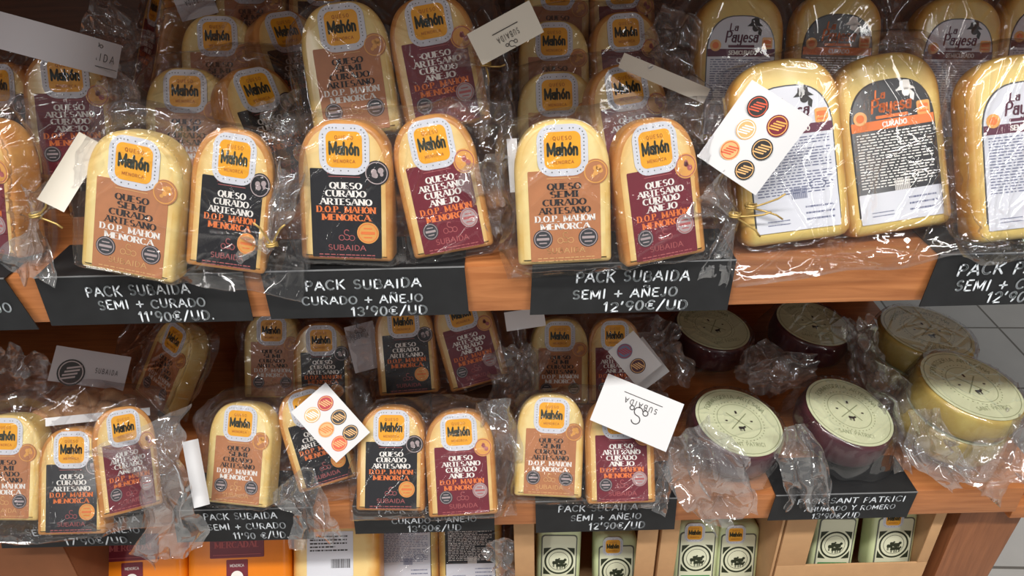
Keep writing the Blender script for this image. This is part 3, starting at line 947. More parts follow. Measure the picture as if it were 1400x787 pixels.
# small ledges of the display that carry the back rows
for pk in [k for k in P if k[0] in 'ms']:
    for o, kind, m in P[pk]:
        w, h, t = DIM[kind]
        a, b = m @ Vector((-w / 2 + .008, t, .001)), m @ Vector((w / 2 - .008, t, .001))
        zb = min(a.z, b.z); z0 = UZ if pk[0] == 'm' else LZ
        if zb - z0 > 0.012:
            x0, x1 = min(a.x, b.x), max(a.x, b.x)
            yb = (a.y + b.y) / 2
            bx = (x0 + .01, x1 - .01, yb - .012, yb + .012, z0, zb - .009)
            q = MB(); q.box(*bx)
            tr = BVHTree.FromPolygons(q.v, q.f)
            if not any(tr.overlap(p) for p in PLACED[4:]):
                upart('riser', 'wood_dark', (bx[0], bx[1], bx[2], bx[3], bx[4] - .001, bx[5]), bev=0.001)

# ------------------------------------------------------------------ round cheeses with a printed disc on top
def make_round(kind):
    r = link('round_cheese', None)
    hh = DIM[kind][1]; rad = DIM[kind][0] / 2
    rim = 0.014
    prof = [(rad - rim + rim * math.sin(R(a)), rim - rim * math.cos(R(a))) for a in range(0, 91, 15)]
    prof += [(rad + .002, hh / 2)] + [(rad - rim * .6 + rim * .6 * math.cos(R(a)), hh - rim * .6 + rim * .6 * math.sin(R(a))) for a in range(0, 91, 15)]
    q = MB(); q.lathe(prof, 56)
    b = q.build('cheese_body', 'wax_wine' if 'wine' in kind else 'wax_yellow', r, True, 60)
    note_body(kind, b.data)
    flip = Matrix.Rotation(R(-90), 4, 'X')
    def up(name, q, m, par, z):
        q.v = [(v[0], v[2], z + (-v[1])) for v in q.v]
        return q.build(name, m, par)
    R0 = rad * .95
    q = MB(); q.sheet(circ(0, 0, R0, 56), -0.0008, 0.0008)
    lb = up('disc_label', q, 'disc_label', r, hh)
    q = MB()
    q.ring(0, 0, R0 * .93, R0 * .945, 0); q.ring(0, 0, R0 * .5, R0 * .512, 0)
    for a in (45, 135):
        c, s = math.cos(R(a)), math.sin(R(a)); l, w = R0 * .34, R0 * .012
        q.flat([(-c * l - s * w, -s * l + c * w), (-c * l + s * w, -s * l - c * w), (c * l + s * w, s * l - c * w), (c * l - s * w, s * l + c * w)], 0)
    text(q, 'SANT PATRICI', 0, -R0 * .72, R0 * .1, 0, 'medium', 0, fit=R0 * .8)
    for k, ch in enumerate('FORMATGERIA ARTESANA'):
        a = 90 + 62 - k * 6.6
        text(q, ch, R0 * .7 * math.cos(R(a)), R0 * .7 * math.sin(R(a)), R0 * .11, 0, 'medium', 0, rot=R(a - 90))
    for k in range(40):
        a = k * 9
        if not 60 < a < 240 or True:
            q.flat(circ(R0 * .58 * math.cos(R(a)), R0 * .58 * math.sin(R(a)), R0 * .016, 6), 0)
    up('disc_print', q, 'disc_ink', lb, hh + .0011)
    q = MB()
    q.flat(rrect(0, -R0 * .2, R0 * .14, R0 * .07, R0 * .02, 2), 0)
    for k in (-.05, -.02, .03, .05): q.flat(rrect(R0 * k, -R0 * .26, R0 * .015, R0 * .07, R0 * .004, 1), 0)
    q.flat(circ(R0 * .085, -R0 * .17, R0 * .03, 8), 0)
    for x in (-.3, .3): q.flat(rrect(R0 * x, 0, R0 * .06, R0 * .04, R0 * .01, 1), 0)
    q.flat(rrect(0, R0 * .26, R0 * .05, R0 * .09, R0 * .01, 1), 0)
    up('cow_mark', q, 'ink', lb, hh + .0013)
    return r

DIM['round_wine'] = (.128, .052, .128); DIM['round_yellow'] = (.140, .048, .140)
DISCS = {}
def round_cheese(pack, kind, px, py, ztop, tilt, spin, label, group, side=0.0):
    rad, hh = DIM[kind][0] / 2, DIM[kind][1]
    if kind not in PROTO:
        o = PROTO[kind] = make_round(kind)
    else:
        o = copy_tree(PROTO[kind])
    top = at_z(px, py, ztop)
    rot = Matrix.Rotation(R(side), 3, 'Y') @ Matrix.Rotation(R(tilt), 3, 'X') @ Matrix.Rotation(R(spin), 3, 'Z')
    n = rot @ Vector((0, 0, 1))
    m = rot.to_4x4(); m.translation = top - n * hh
    m = settle(kind, m)
    o.matrix_world = m
    tag(o, label, 'round cheese', group)
    DISCS.setdefault(pack, []).append((o, kind, m))
    return m
GR = 'round cheeses on the lower shelf'
def below(pack, kind, m, gap, label):
    o = copy_tree(PROTO[kind])
    m2 = m @ Matrix.Translation((0.002, 0.0, -DIM[kind][1] - gap))
    PLACED.append(tree_of(kind, m2))
    o.matrix_world = m2
    tag(o, label, 'round cheese', GR)
    DISCS[pack].append((o, kind, m2))
round_cheese('d1', 'round_wine', 1010, 576, LZ + .070, 7, 4, 'wine-rind round cheese under a pale green disc, front left of its kind', GR, 9)
round_cheese('d2', 'round_wine', 1161, 562, LZ + .070, 9, -6, 'wine-rind round cheese beside the two stacked yellow cheeses', GR, 10)
m = round_cheese('d3', 'round_yellow', 1328, 526, LZ + .112, 5, 10, 'upper yellow-rind round cheese of the front right stack', GR, 8)
below('d3', 'round_yellow', m, .001, 'lower yellow-rind round cheese of the front right stack')
round_cheese('d4', 'round_wine', 975, 446, LZ + .062, 4, 20, 'wine-rind round cheese in shade, left of the back row', GR, 7)
round_cheese('d5', 'round_wine', 1112, 441, LZ + .062, 4, -12, 'wine-rind round cheese in shade, middle of the back row', GR, 7)
m = round_cheese('d6', 'round_yellow', 1266, 452, LZ + .104, 2, 0, 'upper olive-yellow round cheese in shade, back right', GR, 5)
below('d6', 'round_yellow', m, .001, 'lower olive-yellow round cheese in shade, back right')

# ------------------------------------------------------------------ things on the bottom shelf
def block_body(r, w, h, t, m, rb=.02):
    q = MB(); q.slab(rrect(0, h / 2, w, h, rb, 5), 0, t, .014, 0, 0, 4)
    b = q.build('cheese_body', m, r, True, 50)
    return b
def make_orange():
    r = link('orange_cheese', None)
    note_body('orange', block_body(r, .165, .160, .07, 'orange_wax').data)
    q = MB(); q.sheet(rrect(0, .133, .086, .05, .001, 1), -.0008, .0008); a = q.build('label', 'maroon', r)
    q = MB(); text(q, 'MERCADAL', 0, .124, .009, -.0012, 'didone', 0, fit=.07); q.flat(rrect(0, .113, .076, .0008, .0002, 1), -.0012)
    text(q, 'SEMICURADO', 0, .143, .005, -.0012, 'medium', 0, fit=.05)
    q.build('label_lettering', 'ink_pink', a)
    q = MB(); q.sheet(rrect(0, .075, .034, .06, .001, 1), -.0008, .0008); b = q.build('lower_label', 'maroon', r)
    q = MB(); text(q, 'MENORCA', 0, .094, .004, -.0012, 'medium', 0, fit=.022); q.flat(circ(0, .078, .010, 20), -.0012); q.build('lower_print', 'ink_white', b)
    return r
def make_barcode():
    r = link('block_cheese', None)
    note_body('barcode', block_body(r, .140, .155, .06, 'paste_cur').data)
    q = MB(); q.sheet(rrect(-.008, .105, .074, .070, .001, 1), -.0008, .0008); a = q.build('back_label', 'white_coat', r)
    q = MB(); small_print(q, -.04, .02, .108, .135, 5, -.0011, 0, .4, 21)
    rng = random.Random(4); x = -.006
    while x < .024:
        w = rng.choice((.0005, .0009, .0014)); q.flat([(x, .083), (x + w, .083), (x + w, .097), (x, .097)], -.0011); x += w + rng.choice((.0005, .001))
    q.build('barcode_print', 'ink', a)
    return r
M['herd_field'] = mat('cream_green_label', (222, 224, 196), 0.5, 0.2)
def make_green():
    r = link('wrapped_cheese', None)
    q = MB(); q.slab(rrect(0, .065, .074, .13, .016, 5), 0, .04, .009, 0, 0, 4)
    note_body('green', q.build('cheese_body', 'green_wrap', r, True, 50).data)
    q = MB(); q.sheet(rrect(0, .062, .060, .104, .006, 4), -.0005, .0005); a = q.build('label', 'frame_ink', r)
    q = MB(); q.sheet(rrect(0, .062, .056, .100, .005, 4), -.0008, .0003); b = q.build('label_field', 'herd_field', a)
    q = MB()
    for x in (-1, 1):
        for z in (-1, 1):
            q.flat([(x * .026, .066 + z * .024), (x * .013, .066 + z * .025), (x * .022, .066 + z * .016), (x * .026, .066 + z * .010)][::(1 if x * z > 0 else -1)], -.0011)
    q.ring(0, .066, .0215, .0245, -.0011); q.ring(0, .066, .0165, .0172, -.0011)
    for k, (x, z, s) in enumerate(((-.006, .063, 1), (.005, .065, 1.1), (.0, .058, .9), (-.003, .068, .7), (.008, .058, .8))):
        q.flat(rrect(x, z, .010 * s, .006 * s, .002, 3), -.0011 - k * .00002); q.flat(circ(x + .005 * s, z + .003 * s, .0024 * s, 8), -.0011 - k * .00002)
        for l in (-.0035, -.002, .002, .0035): q.flat(rrect(x + l * s, z - .005 * s, .001 * s, .006 * s, .0003, 1), -.0011 - k * .00002)
    q.build('herd_print', 'ink_green', a)
    q = MB(); q.flat(rrect(0, .030, .050, .008, .001, 1), -.0011); s = q.build('green_band', 'green_ink', a)
    q = MB(); text(q, 'PURA', 0, .0155, .010, -.0012, 'bold', 0, fit=.032); q.build('pure_lettering', 'ink_blue', a)
    return r
DIM['orange'] = (.165, .160, .07); DIM['barcode'] = (.140, .155, .06); DIM['green'] = (.074, .13, .04)
def prop(kind, maker, mtx, label, cat, group):
    if kind not in PROTO: o = PROTO[kind] = maker()
    else: o = copy_tree(PROTO[kind])
    m = settle(kind, mtx); o.matrix_world = m
    return tag(o, label, cat, group), kind, m
def placed(kind, bx, by, lean, roll, shelf):
    w, h, t = DIM[kind]; l = R(lean); rl = R(roll)
    B = at_z(bx, by, shelf + .0035 + t * math.sin(l))
    Z = Vector((math.sin(rl), math.cos(rl) * math.sin(l), math.cos(rl) * math.cos(l)))
    X = Vector((1, 0, 0)); X = (X - Z * X.dot(Z)).normalized()
    return frame(X, Z, B)
GO = 'orange waxed cheeses on the bottom shelf'
prop('orange', make_orange, placed('orange', 182, 862, 36, -2, TZ), 'orange waxed cheese with maroon label, the left one of two', 'cheese', GO)
prop('orange', make_orange, placed('orange', 320, 858, 36, -1, TZ), 'orange waxed cheese with maroon label beside the barcoded block', 'cheese', GO)
prop('barcode', make_barcode, placed('barcode', 442, 850, 36, 0, TZ), 'golden block of cheese with white barcode label on the bottom shelf', 'cheese', None)
add('b6', cheese('payesa_white', placed('payesa_white', 556, 806, 34, 0, TZ), 'straw cheese with white label on the bottom shelf under the CURADO card', 'wrapped cheeses on the bottom shelf'))
add('b6', cheese('payesa_black', placed('payesa_black', 642, 804, 34, 0, TZ), 'straw cheese with black label on the bottom shelf under the CURADO card', 'wrapped cheeses on the bottom shelf'))

def carton(x0p, x1p, y, top_px, lip_px, lw, rw, label, group):
    a = at_y(x0p, top_px, y); b = at_y(x1p, top_px, y); l = at_y((x0p + x1p) / 2, lip_px, y)
    w = b.x - a.x; h = (a.z + b.z) / 2 - TZ; lip = max(.03, l.z - TZ); t = .003
    r = root('carton', Matrix.Translation(((a.x + b.x) / 2, y, TZ + .001)), label, 'cardboard box', group)
    def bp(name, *bx):
        q = MB()
        for c in bx: q.box(*c, bev=0.0008)
        return q.build(name, CARTON_M, r, True, 35)
    bp('front_panel', (-w / 2, w / 2, 0, t, 0, lip))
    bp('front_flap', (-w / 2, -w / 2 + lw, 0, t, lip + .0002, h)); bp('front_flap', (w / 2 - rw, w / 2, 0, t, lip + .0002, h))
    bp('side_panel', (-w / 2, -w / 2 + t, t, .19, 0, h)); bp('side_panel', (w / 2 - t, w / 2, t, .19, 0, h))
    bp('back_panel', (-w / 2, w / 2, .19, .193, 0, h)); bp('bottom_panel', (-w / 2 + t, w / 2 - t, t, .19, 0, t))
    for bx in ((-w / 2, w / 2, 0, t, 0, lip), (-w / 2, -w / 2 + lw, 0, t, lip, h), (w / 2 - rw, w / 2, 0, t, lip, h), (-w / 2, -w / 2 + t, 0, .19, 0, h), (w / 2 - t, w / 2, 0, .19, 0, h), (-w / 2, w / 2, .19, .193, 0, h)):
        q = MB(); q.box(*bx); PLACED.append(BVHTree.FromPolygons([r.matrix_world @ Vector(v) for v in q.v], q.f))
    return r
CARTON_M = 'carton'
M['carton_dark'] = mat('dark_brown_carton', (128, 78, 46), 0.7, var=0.2, vscale=12)
GC = 'open brown cartons on the bottom shelf'
YC = .735
carton(702, 902, YC, 712, 800, .030, .030, 'open brown carton of green cheeses under the SEMI + A\u00d1EJO card', GC)
carton(908, 1076, YC, 704, 800, .026, .004, 'open brown carton of green cheeses left of the round cheese card', GC)
carton(1080, 1296, YC, 700, 771, .044, .016, 'open brown carton of green cheeses under the round cheese card', GC)
CARTON_M = 'carton_dark'
carton(-70, 84, YC - .02, 744, 744.5, .03, .03, 'closed brown carton at bottom left corner beside the orange cheese', GC)
def green(px, py, y, roll, logo, label):
    zl = .066
    rot = Matrix.Rotation(R(-14), 3, 'X') @ Matrix.Rotation(R(roll), 3, 'Y')
    Pp = at_y(px, py, y); Z = rot @ Vector((0, 0, 1)); X = rot @ Vector((1, 0, 0))
    o, k, m = prop('green', make_green, frame(X, Z, Pp - Z * zl) @ Matrix.Diagonal((.94, 1, 1, 1)), label, 'cheese', 'green wrapped cheeses in the cartons')
    if logo:
        logo_sticker(o, -.006, .113, .034)
green(764, 766, .772, 2, 0, 'green cow-print cheese without logo sticker in the leftmost open carton')
green(842, 780, .772, 0, 1, 'green cow-print cheese with amber logo sticker in the leftmost open carton')
green(952, 762, .772, 1, 1, 'green cow-print cheese, left one in the middle open carton')
green(1024, 764, .79, 0, 1, 'green cow-print cheese, right one in the middle open carton')
green(1141, 744, .772, 2, 0, 'green cow-print cheese without logo sticker in the rightmost carton')
green(1238, 743, .772, 0, 1, 'green cow-print cheese with amber logo sticker in the rightmost carton')

# ------------------------------------------------------------------ cellophane bags drawn over each pack
def smooth_noise(nu, nv, cu, cv, rng):
    g = rng.standard_normal((cu + 3, cv + 3))
    u = np.linspace(0, cu, nu); v = np.linspace(0, cv, nv)
    iu = np.floor(u).astype(int); iv = np.floor(v).astype(int)
    fu = u - iu; fv = v - iv
    fu = fu * fu * (3 - 2 * fu); fv = fv * fv * (3 - 2 * fv)
    a = g[np.ix_(iu, iv)]; b = g[np.ix_(iu + 1, iv)]; c = g[np.ix_(iu, iv + 1)]; d = g[np.ix_(iu + 1, iv + 1)]
    fu = fu[:, None]; fv = fv[None, :]
    return a * (1 - fu) * (1 - fv) + b * fu * (1 - fv) + c * (1 - fu) * fv + d * fu * fv

def crumple(U, V, cell, rng, su=1.0, ang=0.0):
    """Crumpled-film relief: cells meeting in sharp ridges."""
    c, s = math.cos(ang), math.sin(ang)
    A = (U * c + V * s) / su; B = -U * s + V * c
    k = max(6, int((np.ptp(A) * np.ptp(B)) / cell ** 2)); k = min(k, 260)
    px = rng.uniform(A.min(), A.max(), k); py = rng.uniform(B.min(), B.max(), k); h0 = rng.uniform(0, .6 * cell, k)
    best = np.full(U.shape, 1e9)
    for i in range(k):
        best = np.minimum(best, np.hypot(A - px[i], B - py[i]) + h0[i])
    return best

def above_boards(P):
    """Film lies on the shelves, never through them."""
    for z, y, t, x1 in ((UZ, UY, UT, 9), (LZ, LY, LT, .69), (TZ, TY, .04, .66)):
        k = (P[..., 1] > y - .001) & (P[..., 2] < z + .0036) & (P[..., 2] > z - t - .03) & (P[..., 0] < x1)
        deep = k & (P[..., 1] < y + .012) & (P[..., 2] < z - .004)
        P[..., 1] = np.where(deep, y - .006, P[..., 1])
        P[..., 2] = np.where(k & ~deep, z + .0036, P[..., 2])
    return P

def grid_mesh(name, pts, m, smooth=True, parent=None):
    nu, nv = pts.shape[:2]
    pts = above_boards(np.array(pts))
    me = bpy.data.meshes.new(name)
    idx = np.arange(nu * nv).reshape(nu, nv)
    f = np.stack([idx[:-1, :-1], idx[1:, :-1], idx[1:, 1:], idx[:-1, 1:]], -1).reshape(-1, 4)
    me.from_pydata(pts.reshape(-1, 3).tolist(), [], f.tolist())
    me.materials.append(M[m])
    me.polygons.foreach_set('use_smooth', [smooth] * len(f))
    me.update()
    return link(name, me, parent)

def creases(U, V, n, rng, foci, amp, wid):
    """Sharp fold lines: some fan out from where the bag is gathered, some wander."""
    H = np.zeros_like(U)
    for k in range(n):
        if foci and rng.random() < .6:
            p = foci[int(rng.integers(len(foci)))] + rng.normal(0, .012, 2)
            a = rng.uniform(0, 2 * math.pi)
            L = rng.uniform(.07, .2)
        else:
            p = np.array([rng.uniform(U.min(), U.max()), rng.uniform(V.min(), V.max())])
            a = rng.choice([rng.uniform(0, math.pi), rng.normal(.8, .3), rng.normal(.8, .3)])
            L = rng.uniform(.05, .16)
        c, s = math.cos(a), math.sin(a)
        bend = rng.normal(0, .9)
        t = (U - p[0]) * c + (V - p[1]) * s
        d = -(U - p[0]) * s + (V - p[1]) * c - bend * t * t * .8
        w = wid * rng.uniform(.6, 1.8)
        win = np.clip(np.minimum(t + .2 * L, L - t) / (.25 * L), 0, 1)
        H += amp * rng.uniform(.4, 1.3) * win * np.exp(-np.abs(d) / w)
    return H

def bag(items, label, group, ml=.02, mr=.02, mb_=.005, mt=.012, flare=0.0, seed=1, foci=(), n=52, amp=.0020, disc=False, res=.0024, fine=True, tails=(), ties=(), rough=1.0):
    """A thin bag stretched over its cheeses like a membrane, with creases, gathered ends and twist ties."""
    rng = np.random.default_rng(seed)
    ms = [m for _o, _k, m in items]
    org = sum((m.translation for m in ms), Vector()) / len(ms)
    if disc:
        Nn = sum((m.to_3x3() @ Vector((0, 0, 1)) for m in ms), Vector()).normalized()
        X = Vector((1, 0, 0)); X = (X - Nn * X.dot(Nn)).normalized(); Z = Nn.cross(X).normalized()
    else:
        Z = sum((m.to_3x3() @ Vector((0, 0, 1)) for m in ms), Vector()).normalized()
        X = sum((m.to_3x3() @ Vector((1, 0, 0)) for m in ms), Vector()); X = (X - Z * X.dot(Z)).normalized()
        Nn = X.cross(Z).normalized()
    Fm = Matrix(((X.x, Z.x, Nn.x, org.x), (X.y, Z.y, Nn.y, org.y), (X.z, Z.z, Nn.z, org.z), (0, 0, 0, 1)))
    Fi = Fm.inverted()
    vs, fs = [], []
    for o, k, m in items:
        bv, bf = BODY[k]
        mm = Fi @ m
        b = len(vs)
        vs += [mm @ Vector(p) for p in bv]; fs += [tuple(i + b for i in f) for f in bf]
    tree = BVHTree.FromPolygons(vs, fs)
    A = np.array([v[:] for v in vs])
    lo, hi = A.min(0), A.max(0)
    u0, u1, v0, v1 = lo[0] - ml, hi[0] + mr, lo[1] - mb_, hi[1] + mt
    nu, nv = max(24, int((u1 - u0) / res)), max(24, int((v1 - v0) / res))
    a, b = np.meshgrid(np.linspace(-1, 1, nu), np.linspace(-1, 1, nv), indexing='ij')
    k = np.where(b < 0, .15, .5) if not disc else .9
    su = a * np.sqrt(1 - k * b * b / 2); sv = b * np.sqrt(1 - k * a * a / 2)
    if not disc: b = b
    wv = 1 + .035 * smooth_noise(nu, nv, 5, 5, rng) * np.maximum(np.abs(a), np.abs(b)) ** 4
    U = (u0 + u1) / 2 + su * wv * (u1 - u0) / 2
    V = (v0 + v1) / 2 + sv * np.minimum(wv, 1.02) * (v1 - v0) / 2
    mid = lo[2] * .55 + hi[2] * .45 if not disc else lo[2] + .004
    Fz = np.full((nu, nv), -9.0); Bz = np.full((nu, nv), 9.0)
    for i in range(nu):
        for j in range(nv):
            h = tree.ray_cast(Vector((U[i, j], V[i, j], 1)), Vector((0, 0, -1)))
            if h[0] is not None:
                Fz[i, j] = h[0].z + .0022
                h = tree.ray_cast(Vector((U[i, j], V[i, j], -1)), Vector((0, 0, 1)))
                Bz[i, j] = h[0].z - .0016
    G = Fz.copy()
    for _p in range(2):
        for sh in ((1, 0), (-1, 0), (0, 1), (0, -1)):   # a little slack round every rim
            G = np.maximum(G, np.roll(Fz, sh, (0, 1)))
        Fz = G.copy()
        Q = Bz.copy()
        for sh in ((1, 0), (-1, 0), (0, 1), (0, -1)):
            Q = np.minimum(Q, np.roll(Bz, sh, (0, 1)))
        Bz = Q
    edge = mid + flare * np.clip(-b, 0, 1) ** 3 + .003 * smooth_noise(nu, nv, 6, 6, rng)
    if flare: edge = np.where(b < -.8, np.maximum(edge, mid + flare * .9), edge)
    H = np.where(Fz > -8, Fz, edge)
    bd = np.zeros((nu, nv), bool); bd[0, :] = bd[-1, :] = bd[:, 0] = bd[:, -1] = True
    for it in range(170):
        av = .25 * (np.roll(H, 1, 0) + np.roll(H, -1, 0) + np.roll(H, 1, 1) + np.roll(H, -1, 1))
        H = np.where(bd, edge, np.maximum(av, Fz))
    if fine:
        def up2(Q):
            Q2 = np.empty((2 * nu - 1, 2 * nv - 1))
            Q2[::2, ::2] = Q; Q2[1::2, ::2] = .5 * (Q[1:] + Q[:-1])
            Q2[:, 1::2] = .5 * (Q2[:, :-1:2] + Q2[:, 2::2])
            return Q2
        Fs, Hs, Us, Vs, es, Bs, bs = Fz, H, U, V, edge, Bz, bd
        Fz = up2(np.where(Fz > -8, Fz, H - .01)); H, U, V, a, b = up2(H), up2(U), up2(V), up2(a), up2(b)
        nu, nv = H.shape
    free = np.clip((H - np.where(Fz > -8, Fz, H - .01)) / .006, 0, 1)
    fo = [np.array((Fi @ on_plane(px, py, org, Nn))[:2]) for px, py in foci]
    C = creases(U, V, n if not fine else int(n * 1.5), rng, fo, amp, .0015 if fine else .0022)
    N2 = crumple(U, V, .022, rng, 1.8, rng.uniform(.3, 1.4)) * .16 + crumple(U, V, .011, rng, 1.3, rng.uniform(0, 3)) * .10 * free + np.abs(smooth_noise(nu, nv, 7, 7, rng)) * .0012
    dd = np.minimum(1 - np.abs(a), 1 - np.abs(b))
    hem = .0016 * np.exp(-((dd - .035) / .02) ** 2)
    inner = np.clip(np.minimum(1 - np.abs(a), 1 - np.abs(b)) / .06, 0, 1)
    H2 = H + inner * rough * ((.85 + .7 * free) * C + (.13 + 1.0 * free) * N2)
    H2 = H2 + hem
    pts = np.stack([U, V, H2], -1)
    M3 = np.array(Fm.to_3x3()); T = np.array(org)
    r = root('cellophane_bag', Matrix.Identity(4), label, 'bag', group)
    front = pts @ M3.T + T
    grid_mesh('front_film', front, 'film', True, r)
    if not disc:
        s = 2
        if fine: H, U, V, edge, Bz, bd = Hs, Us, Vs, es, Bs, bs
        Hb = np.where(Bz < 8, Bz, H)
        for it in range(60):
            av = .25 * (np.roll(Hb, 1, 0) + np.roll(Hb, -1, 0) + np.roll(Hb, 1, 1) + np.roll(Hb, -1, 1))
            Hb = np.where(bd, edge, np.minimum(av, np.minimum(Bz, H - .0004)))
        bk = (np.stack([U, V, Hb], -1) @ M3.T + T)[::s, ::s]
        grid_mesh('back_film', bk, 'film', True, r)
    for t in tails: tail(r, *t)
    for t in ties: tie(r, *t)
    return r

def tail(r, pts, y, seed=1, folds=2.2, depth=.012):
    """A gathered, crumpled end of the bag running through (px, py, width px) stations at a known distance."""
    rng = np.random.default_rng(seed)
    P3, W = [], []
    for k, p in enumerate(pts):
        yy = y if not isinstance(y, (tuple, list)) else y[k]
        q = at_y(p[0], p[1], yy)
        P3.append(np.array(q)); W.append(p[2] * (q - CAM).dot(_fwd) / F_PX)
    nn, nv = 60, 54
    t = np.linspace(0, len(P3) - 1, nn)
    cen, wid = [], []
    for x in t:
        i = min(int(x), len(P3) - 2); f = x - i
        f2 = f * f * (3 - 2 * f)
        cen.append(P3[i] * (1 - f) + P3[i + 1] * f); wid.append(W[i] * (1 - f2) + W[i + 1] * f2)
    cen, wid = np.array(cen), np.array(wid)
    view = np.array(-(Vector(cen[nn // 2]) - CAM).normalized())
    d = np.gradient(cen, axis=0); d /= np.linalg.norm(d, axis=1)[:, None]
    side = np.cross(d, view); side /= np.linalg.norm(side, axis=1)[:, None]
    nrm = np.cross(side, d)
    v = np.linspace(-1, 1, nv)
    ph = rng.uniform(0, 6.3, 4); fr = [folds * rng.uniform(.7, 1.3) for _ in range(4)]
    out = np.zeros((nn, nv, 3))
    ln = np.concatenate([[0], np.cumsum(np.linalg.norm(np.diff(cen, axis=0), axis=1))])
    UU = np.repeat(ln[:, None], nv, 1); VV = wid[:, None] * v[None, :] * .5
    cr = crumple(UU, VV, .013, rng, 1.6, .3) * .6 + crumple(UU, VV, .007, rng, 1.2, 1.0) * .4
    folds = max(2, folds)
    nz = smooth_noise(nn, nv, 6, 7, rng); nz2 = smooth_noise(nn, nv, 14, 16, rng); nx = smooth_noise(nn, nv, 7, 7, rng)
    ex = 1 + .14 * smooth_noise(nn, 2, 7, 1, rng)[:, :1]
    for j in range(nv):
        fold = sum(np.abs(((v[j] * fr[q] + ph[q] + .25 * nz[:, j]) % 2) - 1) - .5 for q in range(2))
        amp = np.minimum(depth, wid * .28)
        out[:, j] = cen + side * (v[j] * .5 * wid * ex[:, 0] + .05 * wid * nx[:, j])[:, None] + nrm * (amp * (.55 * fold + .5 * nz[:, j]) + cr[:, j])[:, None]
    # ragged ends
    rag = smooth_noise(2, nv, 1, 9, rng)
    out[-1] += d[-1] * (rag[0] * .004)[:, None]
    return grid_mesh('gathered_end', out, 'film_wrap', True, r)

def tie(r, px, py, y, ang=20, l=.03):
    """A gold twist tie wound round the neck, its two ends sticking out."""
    c = at_y(px, py, y)
    q = MB()
    a = R(ang)
    X = Vector((math.cos(a), -.2, math.sin(a))); Y = Vector((-math.sin(a), -.1, math.cos(a)))
    q.tube([c + Vector((math.cos(t) * .005, math.sin(t) * .005, .002 * t / 6.3)) for t in np.linspace(0, 12.6, 25)], .0011, 6)
    for s in (-1, 1):
        q.tube([c, c + X * l * .4 + Y * .004 * s, c + X * l * .8 + Y * .009 * s, c + X * l + Y * .014 * s], .0010, 6)
    return q.build('twist_tie', 'tie', r, True)

GB, GBL, GBD = 'cellophane bags on the upper shelf', 'cellophane bags on the lower shelf', 'cellophane bags over the round cheeses'
bag(P['u0'], 'clear bag around the cheese cut by the left frame edge', GB, mr=.03, mt=.03, seed=3, foci=[(50, 297)],
    tails=[([(66, 250, 60), (48, 297, 12), (36, 372, 90)], .625, 5)], ties=[(50, 296, .618, 8, .02)])
bag(P['u1'], "clear bag around the front pair above the upper SEMI + CURADO card", GB, ml=.016, mr=.04, mt=.012, seed=4, foci=[(372, 320), (250, 190)],
    tails=[([(338, 330, 60), (370, 335, 14), (398, 232, 52)], (.640, .630, .66), 6)], ties=[(372, 336, .622, 82, .026)])
bag(P['u2'], "clear bag around the front pair above the upper CURADO + A\u00d1EJO card", GB, ml=.02, mr=.035, mt=.014, seed=15, foci=[(690, 300), (560, 180)],
    tails=[([(655, 215, 60), (680, 270, 70), (690, 315, 36)], .665, 7)])
bag(P['u3'], "clear bag around the front pair above the upper SEMI + A\u00d1EJO card", GB, ml=.012, mr=.035, mt=.012, seed=6, foci=[(1000, 300), (860, 160)],
    tails=[([(955, 260, 90), (1002, 297, 14), (975, 372, 50)], .645, 8)], ties=[(1004, 296, .636, -12, .03)])
bag(P['u4'], 'wide clear bag sagging over the shelf edge around two arch-labelled cheeses', GB, ml=.02, mr=.045, mb_=.034, mt=.018, flare=.030, seed=7, foci=[(1130, 350), (1320, 230)], n=44,
    tails=[([(1300, 140, 50), (1318, 220, 80), (1330, 305, 60)], (.735, .70, .67), 9)], ties=[(1026, 284, .640, 6, .03)])
bag(P['u5'], 'clear bag around the cheese cut by the right frame edge', GB, ml=.024, mr=.02, mb_=.02, mt=.016, flare=.02, seed=8, foci=[(1345, 330)])
bag(P['m0'], 'clear bag at far left behind the front row', GB, mr=.03, mt=.03, ml=.02, seed=9, foci=[(150, 130)], n=44,
    tails=[([(140, 105, 50), (172, 125, 40), (176, 168, 50)], .775, 10)])
bag(P['m1'], 'clear bag peaking directly behind the leftmost full front pair', GB, ml=.02, mr=.04, mt=.02, seed=10, foci=[(300, 100)], n=44,
    tails=[([(375, 130, 50), (390, 165, 50), (385, 190, 40)], .76, 11)])
bag(P['m2'], 'clear bag two rows behind the leftmost full front pair', GB, mt=.02, mr=.03, seed=11, foci=[(330, 80)])
bag(P['m3'], 'clear bag around the pair standing high near top centre', GB, ml=.016, mr=.03, mt=.015, seed=12, foci=[(660, 90), (600, 150)], n=46,
    tails=[([(628, 60, 60), (664, 88, 12), (652, 180, 46)], .755, 12)], ties=[(664, 90, .745, -40, .014)])
bag(P['m4'], 'clear bag directly behind the SEMI + A\u00d1EJO front pair', GB, ml=.02, mr=.045, mt=.015, seed=13, foci=[(930, 130)],
    tails=[([(900, 150, 60), (945, 130, 60), (960, 185, 70)], .77, 13)])
bag(P['m5'], 'clear bag two rows behind the SEMI + A\u00d1EJO front pair', GB, mr=.05, ml=.03, mt=.02, seed=14, foci=[(900, 60)], n=44,
    tails=[([(890, 30, 50), (925, 50, 80), (940, 100, 80)], .92, 14)])
bag(P['m6'], 'clear bag at the top frame edge right of centre', GB, mr=.05, seed=16)
bag(P['m7'], 'clear bag at the top frame edge left of centre', GB, mr=.03, seed=17)
bag(P['m8'], 'clear bag around the back pair with arched labels', GB, ml=.03, mr=.04, mb_=.0, mt=.02, seed=18, foci=[(1100, 110)],
    tails=[([(1215, 40, 40), (1235, 70, 60), (1245, 110, 50)], .87, 15)])
